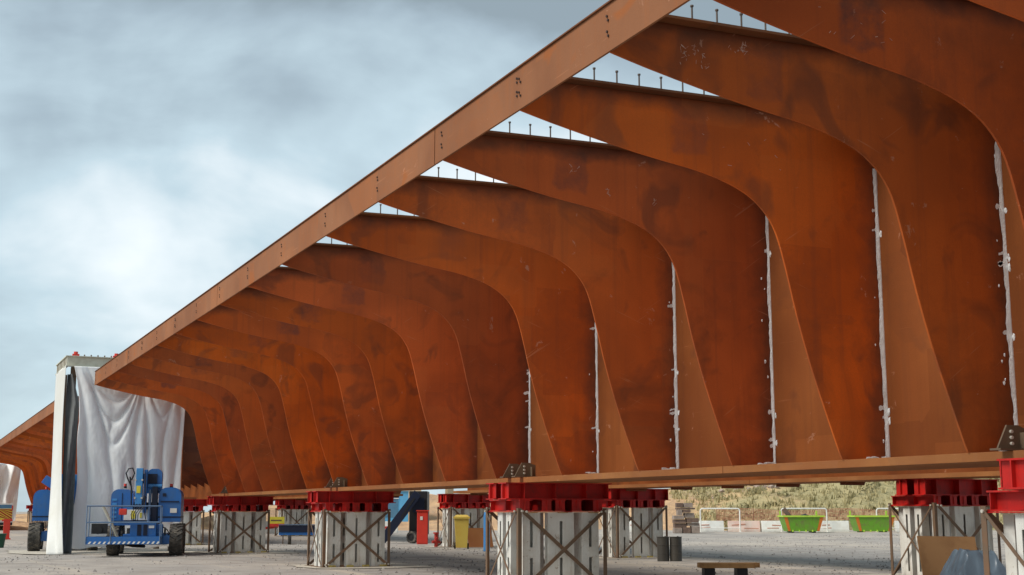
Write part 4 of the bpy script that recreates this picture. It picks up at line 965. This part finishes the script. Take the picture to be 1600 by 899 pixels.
MB().blob((0, 0, .02), (.22, .25, .14), 3, 9, 6, .15).build('bag', 'black', t, smooth=True)
MB().blob((.04, 0, .17), (.05, .05, .05), 5, 6, 4, .15).build('tied_neck', 'black', t, smooth=True)
# white tube barriers
def barrier(l, wd, label):
    t = thing('tube_barrier', label, 'barrier', DG(88, l), -psi, group='white tubular barriers along the bank')
    r = .16; h = 1.52; P = [(-wd / 2, 0, 0), (-wd / 2, 0, h - r)]
    for k in range(1, 6): a = math.pi - k * math.pi / 10; P.append((-wd / 2 + r + r * math.cos(a), 0, h - r + r * math.sin(a)))
    for k in range(0, 6): a = math.pi / 2 - k * math.pi / 10; P.append((wd / 2 - r + r * math.cos(a), 0, h - r + r * math.sin(a)))
    P.append((wd / 2, 0, 0))
    MB().tube(P, .045, 8).build('hoop', 'wpaint', t, smooth=True)
    MB().cyl((-wd / 2, 0, .25), (wd / 2, 0, .25), .025, 8).build('lower_rail', 'wpaint', t)
    for s in (-1, 1): MB().box(s * wd / 2 - .04, s * wd / 2 + .04, -.3, .3, 0, .03).build('foot', 'wpaint', t)
barrier(13.75, 2.6, 'white tube barrier right of the timber stack')
barrier(19.3, 3.0, 'white tube barrier behind the skip with the plank')
barrier(25.4, 2.6, 'white tube barrier behind the second green skip')
# low barrier blocks white and pale red
for i, (l, m_) in enumerate([(8.5, 'wpaint'), (13.0, 'wpaint'), (15.4, 'pinkw'), (17.6, 'wpaint'), (21.3, 'wpaint'), (24.0, 'pinkw'), (26.5, 'wpaint')]):
    if m_ == 'pinkw' and 'pinkw' not in M: M['pinkw'] = paint('pale_red_plastic', (.74, .50, .42), (.70, .66, .58), rough=.6, nscale=.9, amt=.9)
    t = thing('barrier_block', ['white low barrier block left of the timber stack', 'white low barrier block under the first tube barrier', 'pale red low barrier block midway between stack and skip', 'white low barrier block touching the left skip', 'white low barrier block between the two skips', 'pale red low barrier block behind the second skip', 'white low barrier block farthest right behind the tower'][i],
              'barrier', DG(88.6, l), -psi, group='low plastic barrier blocks at the foot of the bank')
    MB().prism_x([(-.25, 0), (.25, 0), (.25, .15), (.12, .72), (-.12, .72), (-.25, .15)], -1.05, 1.05).build('block', m_, t, bevel=.02)
    rn = random.Random(i); z = .15
    for k in range(2):
        a = rn.uniform(-.9, 0); MB().bar((a, -.235 + k * .035, .24 + k * .2), (a + rn.uniform(.5, 1), -.235 + k * .035, .24 + k * .2 + rn.uniform(-.04, .1)), .02, .05).build('red_strip', 'netor', t)
for l, d, lb in ((-8.4, 84, 'red and white low barrier block beyond the navy boom'), (-14.6, 84, 'red and white low barrier block showing behind the second braced tower')):
    t = thing('barrier_block', lb, 'barrier', DG(d, l), -psi)
    MB().prism_x([(-.25, 0), (.25, 0), (.25, .15), (.12, .72), (-.12, .72), (-.25, .15)], -1.2, 1.2).build('block', 'wpaint', t, bevel=.02)
    for x in (-.9, .1): MB().bar((x, -.235, .3), (x + .8, -.22, .38), .02, .14).build('red_strip', 'redpl', t)
# orange netting
t = thing('mesh_fence', 'orange plastic netting fence along the foot of the bank', 'fence', DG(91, 14), -psi)
b = MB(); rn = random.Random(8)
def nety(x): return .02 * math.sin(x)
for k in range(9):
    for i in range(26):
        x0 = i * .7; x1 = x0 + .7; z = .72 + k * .09
        b.bar((x0, 0, z + .08 * math.sin(x0 * .9)), (x1, 0, z + .08 * math.sin(x1 * .9)), .012, .03)
for i in range(120):
    x = i * .15; b.bar((x, .015, .7 + .08 * math.sin(x * .9)), (x, .015, 1.46 + .08 * math.sin(x * .9)), .012, .022)
b.build('netting', 'netor', t)['kind'] = 'stuff'
for i in range(8): MB().cyl((i * 2.5, .05, 0), (i * 2.5, .05, 1.6), .025, 6).build('post', 'brown_steel', t)
# rubble on the bank just under the bridge
rn = random.Random(5)
b = MB()
for i in range(110):
    u = rn.gauss(22.0, 2.0); v = rn.uniform(17, 25); p = bank_pt(u, v); r = rn.uniform(.12, .4)
    b.blob((p.x, p.y, p.z + r * .2), (r, r, r * .7), i, 5, 4, .35)
tag(b.build('rubble', 'rock'), 'grey rubble dumped across the top of the bank', 'rubble', kind='stuff')
p = bank_pt(23, 20)
t = thing('dump_truck', 'dark truck with white cab parked up on the bank, mostly hidden by the girder', 'truck', (p.x, p.y, p.z - .1), -psi)
MB().box(-.2, 2.6, -.9, .9, .7, 1.9).build('body', 'black', t, bevel=.04); MB().box(-1.7, -.3, -.9, .9, .5, 2.3).build('cab', 'wpaint', t, bevel=.08)
MB().box(-1.5, -.6, -.92, -.902, 1.4, 2.0).build('window', 'glass', t)
for x in (-1.1, 1.0, 2.0): wheel(t, (x, -.8, .45), .45, .3, 'black').rotation_euler.z = R(90)
